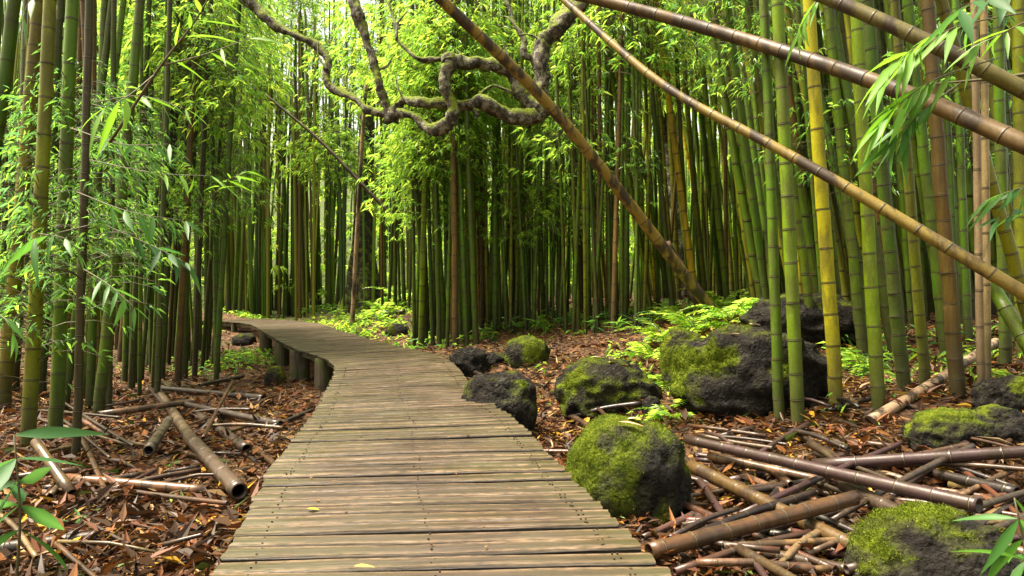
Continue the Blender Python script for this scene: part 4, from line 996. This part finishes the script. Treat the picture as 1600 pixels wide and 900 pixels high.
FE = [
    ((1120, 488), 10, .62, "lush fern beneath the foot of the thick mottled pole"), ((1160, 480), 9, .55, "fern left of the black upper rock"),
    ((1085, 520), 9, .5, "fern behind the moss covered lump"), ((1040, 535), 9, .5, "light green fern left of the moss covered lump"),
    ((1015, 560), 8, .4, "low fern between flat grey rock and moss covered lump"), ((1058, 500), 9, .55, "fern with long fronds reaching left under the mottled pole"),
    ((1145, 505), 8, .5, "fern resting above the biggest boulder's top"), ((1080, 640), 8, .3, "small fern at the left foot of the biggest boulder"),
    ((1060, 600), 8, .26, "small fern between moss covered lump and biggest boulder"), ((1040, 655), 8, .3, "fern in front of the biggest boulder, behind the mossiest one"), ((1030, 600), 9, .3, "fern on the flat grey rock's right shoulder"),
    ((1345, 580), 9, .42, "fern between the yellow culm and the cleanest one"),
    ((1340, 545), 8, .4, "fern behind the yellow culm"), ((1580, 600), 7, .3, "fern beside the right edge black rocks"),
    ((590, 455), 9, .8, "fern on the mound left of its crest"), ((620, 470), 9, .75, "fern on the mound's right slope"), ((565, 478), 8, .7, "fern low on the mound by the pale pole"),
    ((640, 452), 9, .8, "fern behind the mound's crest"), ((600, 490), 8, .6, "fern at the mound's front foot"),
]
for k, ((x, y), n, ll, t) in enumerate(FE):
    B = on_ground(x, y)
    if k in (0, 1, 5, 6): B.z += .05
    fern(B, t, n, ll * (1.35 if k < 10 else 1.1), k)

# ------------------------------------------------------------------ leaf litter and ground cover, uncountable
r = np.random.default_rng(5)
def field(n, y0, y1, p=1.0):
    q = r.uniform(0, 1, n); y = y0 * (y1 / y0) ** (q ** p); x = r.uniform(-.95, .95, n) * (y + .6)
    k = np.abs(y[:, None] - mid[None, ::6, 1]).argmin(1); on = np.zeros(n, bool)
    Ls, Rs = Lp[::6], Rp[::6]
    for q_ in range(n):
        pass
    return x, y
def off_walk(x, y):
    # drop what would lie on the deck
    d2 = np.full(len(x), 1e9)
    for c in mid[::12]:
        d2 = np.minimum(d2, (x - c[0]) ** 2 + (y - c[1]) ** 2)
    return d2 > .72 ** 2
LIT = np.array([(.15, .055, .014), (.032, .016, .008), (.24, .125, .045), (.38, .21, .022), (.095, .032, .012), (.30, .19, .09), (.062, .029, .012), (.08, .11, .02)])
def litter(name, n, y0, y1, l0, l1, wr, weights, label, hz=.03, tilt=.35, right=None):
    q = r.uniform(0, 1, n); y = y0 * (y1 / y0) ** q; x = r.uniform(-.92, .92, n) * (y + .5)
    if right is not None: x = np.abs(x)
    k = off_walk(x, y); x, y = x[k], y[k]
    pt = np.sin(x * 3.1 + 1.3 * np.sin(y * 2.3)) + np.sin(y * 4.3 + 1.7 * np.sin(x * 1.9)) + .6 * np.sin(x * 9 + y * 7)
    k = (pt > -.9) | (r.uniform(0, 1, len(x)) < .35); x, y = x[k], y[k]; n = len(x)          # bare damp soil shows between drifts
    z = ground(x, y) + np.abs(r.normal(0, hz, n)) + .004
    th = r.uniform(0, 6.283, n); d = np.stack([np.cos(th), np.sin(th), r.normal(.05, tilt, n)], -1)
    nrm = np.stack([r.normal(0, .45, n), r.normal(0, .45, n), np.ones(n)], -1)
    L = l0 + (l1 - l0) * r.uniform(0, 1, n) ** 2; V, T = leaf_cloud(np.stack([x, y, z], -1), d, nrm, L, L * r.uniform(*wr, n), r.normal(0, .12, n)[:, None], .28)
    c = np.repeat(palette(n, weights, r, LIT, .28), 4, 0)
    return tag(link(name, mesh_np(name, V, T, col=c, mats=[M_LITTER])), label, "leaf litter", None, 'stuff')
litter("leaf_litter", 95000, 1.9, 20, .035, .18, (.14, .42), (6, 9, 1.4, .9, 6, .5, 8, .7), "brown and orange fallen leaves carpeting the forest floor")
litter("sheath_litter", 3000, 3.2, 13, .10, .24, (.08, .16), (4, 4, 2.5, 1, 4, 1.6, 4, .3), "narrow culm sheaths strewn over the litter", .02, .15)
litter("sheath_litter", 5200, 4.0, 10, .09, .24, (.10, .22), (4, 2, 4, 2, 4, 3.2, 2, .3), "pale papery sheaths heaped among the fallen culms", .025, .22, 1)
litter("straw_litter", 9000, 2.2, 14, .07, .22, (.05, .09), (3, 3, 4, 2, 3, 4, 4, .3), "narrow straw coloured blades matted over the litter", .02, .12)
n = 70; k = RNG.integers(60, 520, n); f = RNG.uniform(.03, .97, (n, 1)); p = Lp[k] * (1 - f) + Rp[k] * f
th = RNG.uniform(0, 6.28, n); L = RNG.uniform(.012, .035, n)
V, T = leaf_cloud(np.stack([p[:, 0], p[:, 1], np.full(n, DECK + .007)], -1), np.stack([np.cos(th), np.sin(th), np.zeros(n)], -1), np.tile([0, 0, 1.], (n, 1)), L, L * .4, -.02, .1)
tag(link("deck_litter", mesh_np("deck_litter", V, T, col=np.repeat(palette(n, (4, 3, 3, 3, 3, 2, 3, 1), RNG, LIT, .28), 4, 0), mats=[M_LITTER])), "tiny leaf scraps blown onto the boards", "leaf litter", None, 'stuff')
# green ground cover behind the far walk, at the mound and under the right culms
def cover(name, n, cx, cy, sx_, sy_, ll, label, weights=BRIGHT):
    x = r.normal(cx, sx_, n); y = r.normal(cy, sy_, n); k = off_walk(x, y); x, y = x[k], y[k]; n = len(x)
    z = ground(x, y) + r.uniform(0, .12, n)
    th = r.uniform(0, 6.283, n); out = np.stack([np.cos(th), np.sin(th), np.full(n, .4)], -1)
    V, T, C = spray_cloud(r, np.stack([x, y, z], -1), out, 4, ll, weights, 1.)
    return tag(link(name, mesh_np(name, V, T, col=C, mats=[M_LEAF])), label, "ground cover", None, 'stuff')
cover("ground_cover", 900, -3.2, 17.6, 1.2, 1.6, .22, "bright low greenery growing over the mound")
cover("ground_cover", 700, -7.6, 22.3, 2.4, .9, .2, "low greenery behind the boardwalk's far end")
cover("ground_cover", 250, -5.6, 14.6, .7, 1.6, .16, "low greenery beside the far posts", MIDG)
cover("ground_cover", 170, 2.4, 8.2, .7, .9, .13, "mossy greenery round the ferns above the biggest boulder")
cover("ground_cover", 500, 1.2, 14.2, 2.0, .9, .2, "low leafy greenery at the middle grove's foot", MIDG)
cover("ground_cover", 260, 4.3, 7.0, .9, .8, .12, "sparse greenery at the feet of the right culms", MIDG)

# single fallen leaves one can point to
def fleaf(p, ang, ll, wid, colr, label, tilt=0.):
    V, Q = leaf_mesh(0, wid, .12); me = mesh_np("fallen_leaf", np.array(V) * ll, np.array(Q), col=np.tile(colr, (len(V), 1)), smooth=True, mats=[M_LITTER])
    o = link("fallen_leaf", me, None, p, Quaternion((0, 0, 1), ang) @ Quaternion((0, 1, 0), tilt)); tag(o, label, "leaf", "single fallen leaves")
def on_deck(px, py):
    y = (CAM_H - DECK - .006) * F / (py - 450); return Vector(((px - 800) / F * y, y, DECK + .012))
fleaf(on_deck(480, 797), .1, .055, .5, (.55, .38, .03), "small yellow leaf lying on the boardwalk's left half")
fleaf(on_deck(553, 887), .15, .075, .35, (.50, .36, .08), "yellow leaf on the boardwalk's nearest boards")
fleaf(on_ground(325, 830) + Vector((0, 0, .05)), 1., .16, .5, (.42, .20, .03), "large orange leaf in the litter left of the boardwalk")
fleaf(on_ground(25, 888) + Vector((0, 0, .05)), .2, .16, .35, (.16, .20, .03), "long green leaf in the litter at the bottom left corner")
root, loc, w, dp, hh, co, no = R1
for k, (fx, fy, a, c_, t) in enumerate([(-.02, -.1, .6, (.55, .42, .28), "pale curled leaf on top of the mossiest boulder"), (.08, -.16, 2.2, (.42, .36, .05), "yellowish leaf on top of the mossiest boulder"), (-.08, -.2, -.3, (.45, .25, .15), "red brown leaf at the front of the mossiest boulder's top")]):
    d = (co[:, 0] - fx * w) ** 2 + (co[:, 1] - fy * dp) ** 2 - co[:, 2] * .02; d[no[:, 2] < .2] = 9; q = d.argmin()
    fleaf(loc + Vector(co[q]) + Vector((0, 0, .025)), a, .15, .3, c_, t)
root, loc, w, dp, hh, co, no = R3
for k, (fx, fy, a, c_, t) in enumerate([(-.1, -.2, .6, (.55, .40, .28), "pale leaf on the biggest boulder's top"), (-.16, -.28, 2.4, (.5, .28, .15), "reddish leaf low on the biggest boulder's top")]):
    d = (co[:, 0] - fx * w) ** 2 + (co[:, 1] - fy * dp) ** 2 - co[:, 2] * .02; d[no[:, 2] < .2] = 9; q = d.argmin()
    fleaf(loc + Vector(co[q]) + Vector((0, 0, .025)), a, .17, .3, c_, t)

root, loc, w, dp, hh, co, no = R2
for k, (fx, fy, a, c_, t) in enumerate([(-.12, -.15, .3, (.55, .45, .30), "pale leaf on the flat grey rock's left"), (.1, -.1, 1.9, (.48, .30, .12), "tan leaf on the flat grey rock's middle"), (.22, -.2, 2.9, (.40, .16, .06), "red brown leaf on the flat grey rock's right"), (.02, -.3, .9, (.5, .42, .06), "yellow leaf on the flat grey rock's front")]):
    d = (co[:, 0] - fx * w) ** 2 + (co[:, 1] - fy * dp) ** 2 - co[:, 2] * .02; d[no[:, 2] < .2] = 9; q = d.argmin()
    fleaf(loc + Vector(co[q]) + Vector((0, 0, .02)), a, .16, .3, c_, t)

# ------------------------------------------------------------------ labels for the slimmer culms
ORD = "first second third fourth fifth sixth seventh eighth ninth tenth eleventh twelfth thirteenth fourteenth fifteenth sixteenth seventeenth eighteenth nineteenth twentieth twenty-first twenty-second twenty-third twenty-fourth".split()
TXT = {
    "Z2": [(165, 225, "among the left edge culms' right side"), (225, 265, "behind the crossed logs"), (265, 300, "behind the left leafy sprays"), (300, 345, "last before the boardwalk's far end")],
    "Z3": [(330, 365, "behind the boardwalk's far left turn"), (365, 400, "straight behind the boardwalk's far tip"), (400, 440, "behind the far boardwalk's end boards"), (440, 485, "behind the far right corner of the boardwalk")],
    "Z3b": [(480, 537, "left of the old buttressed trunk"), (537, 645, "right of the old buttressed trunk")],
    "Z4": [(640, 695, "in the near clump left of the bend"), (695, 750, "in the near clump right of the bend")],
    "Z5": [(740, 790, "above the jagged black rock"), (790, 845, "above the small rounded rock"), (845, 895, "between small rounded and flat grey rocks"), (895, 950, "above the flat grey rock"), (950, 1015, "left of the ferns")],
    "Z6": [(1000, 1055, "left of the dark crooked trunk"), (1055, 1110, "behind the mottled pole's foot"), (1110, 1205, "behind the ferns")],
    "Z8": [(1195, 1290, "behind the upper black rock"), (1290, 1370, "behind the yellow front culm"), (1370, 1470, "behind the cleanest front culm"), (1470, 1700, "behind the right edge rocks")],
}
for zn, secs in TXT.items():
    for x0, x1, t in secs:
        row = sorted([b for b in BAMBOOS if b['zone'] == zn and x0 <= b['px'] < x1 and not b['label']], key=lambda b: b['px'])
        for k, b in enumerate(row):
            th = "slim" if b['dia'] / b['Y'] * F < 9 else "medium"
            b['label'] = f"{th} {CWORD[b['col']]} bamboo {t}, {ORD[min(k, 23)]} from left"
            b['root']['label'] = b['label']
print("BAMBOOS", len(BAMBOOS), "planks", kk, "unlabelled", sum(1 for b in BAMBOOS if not b['label']))
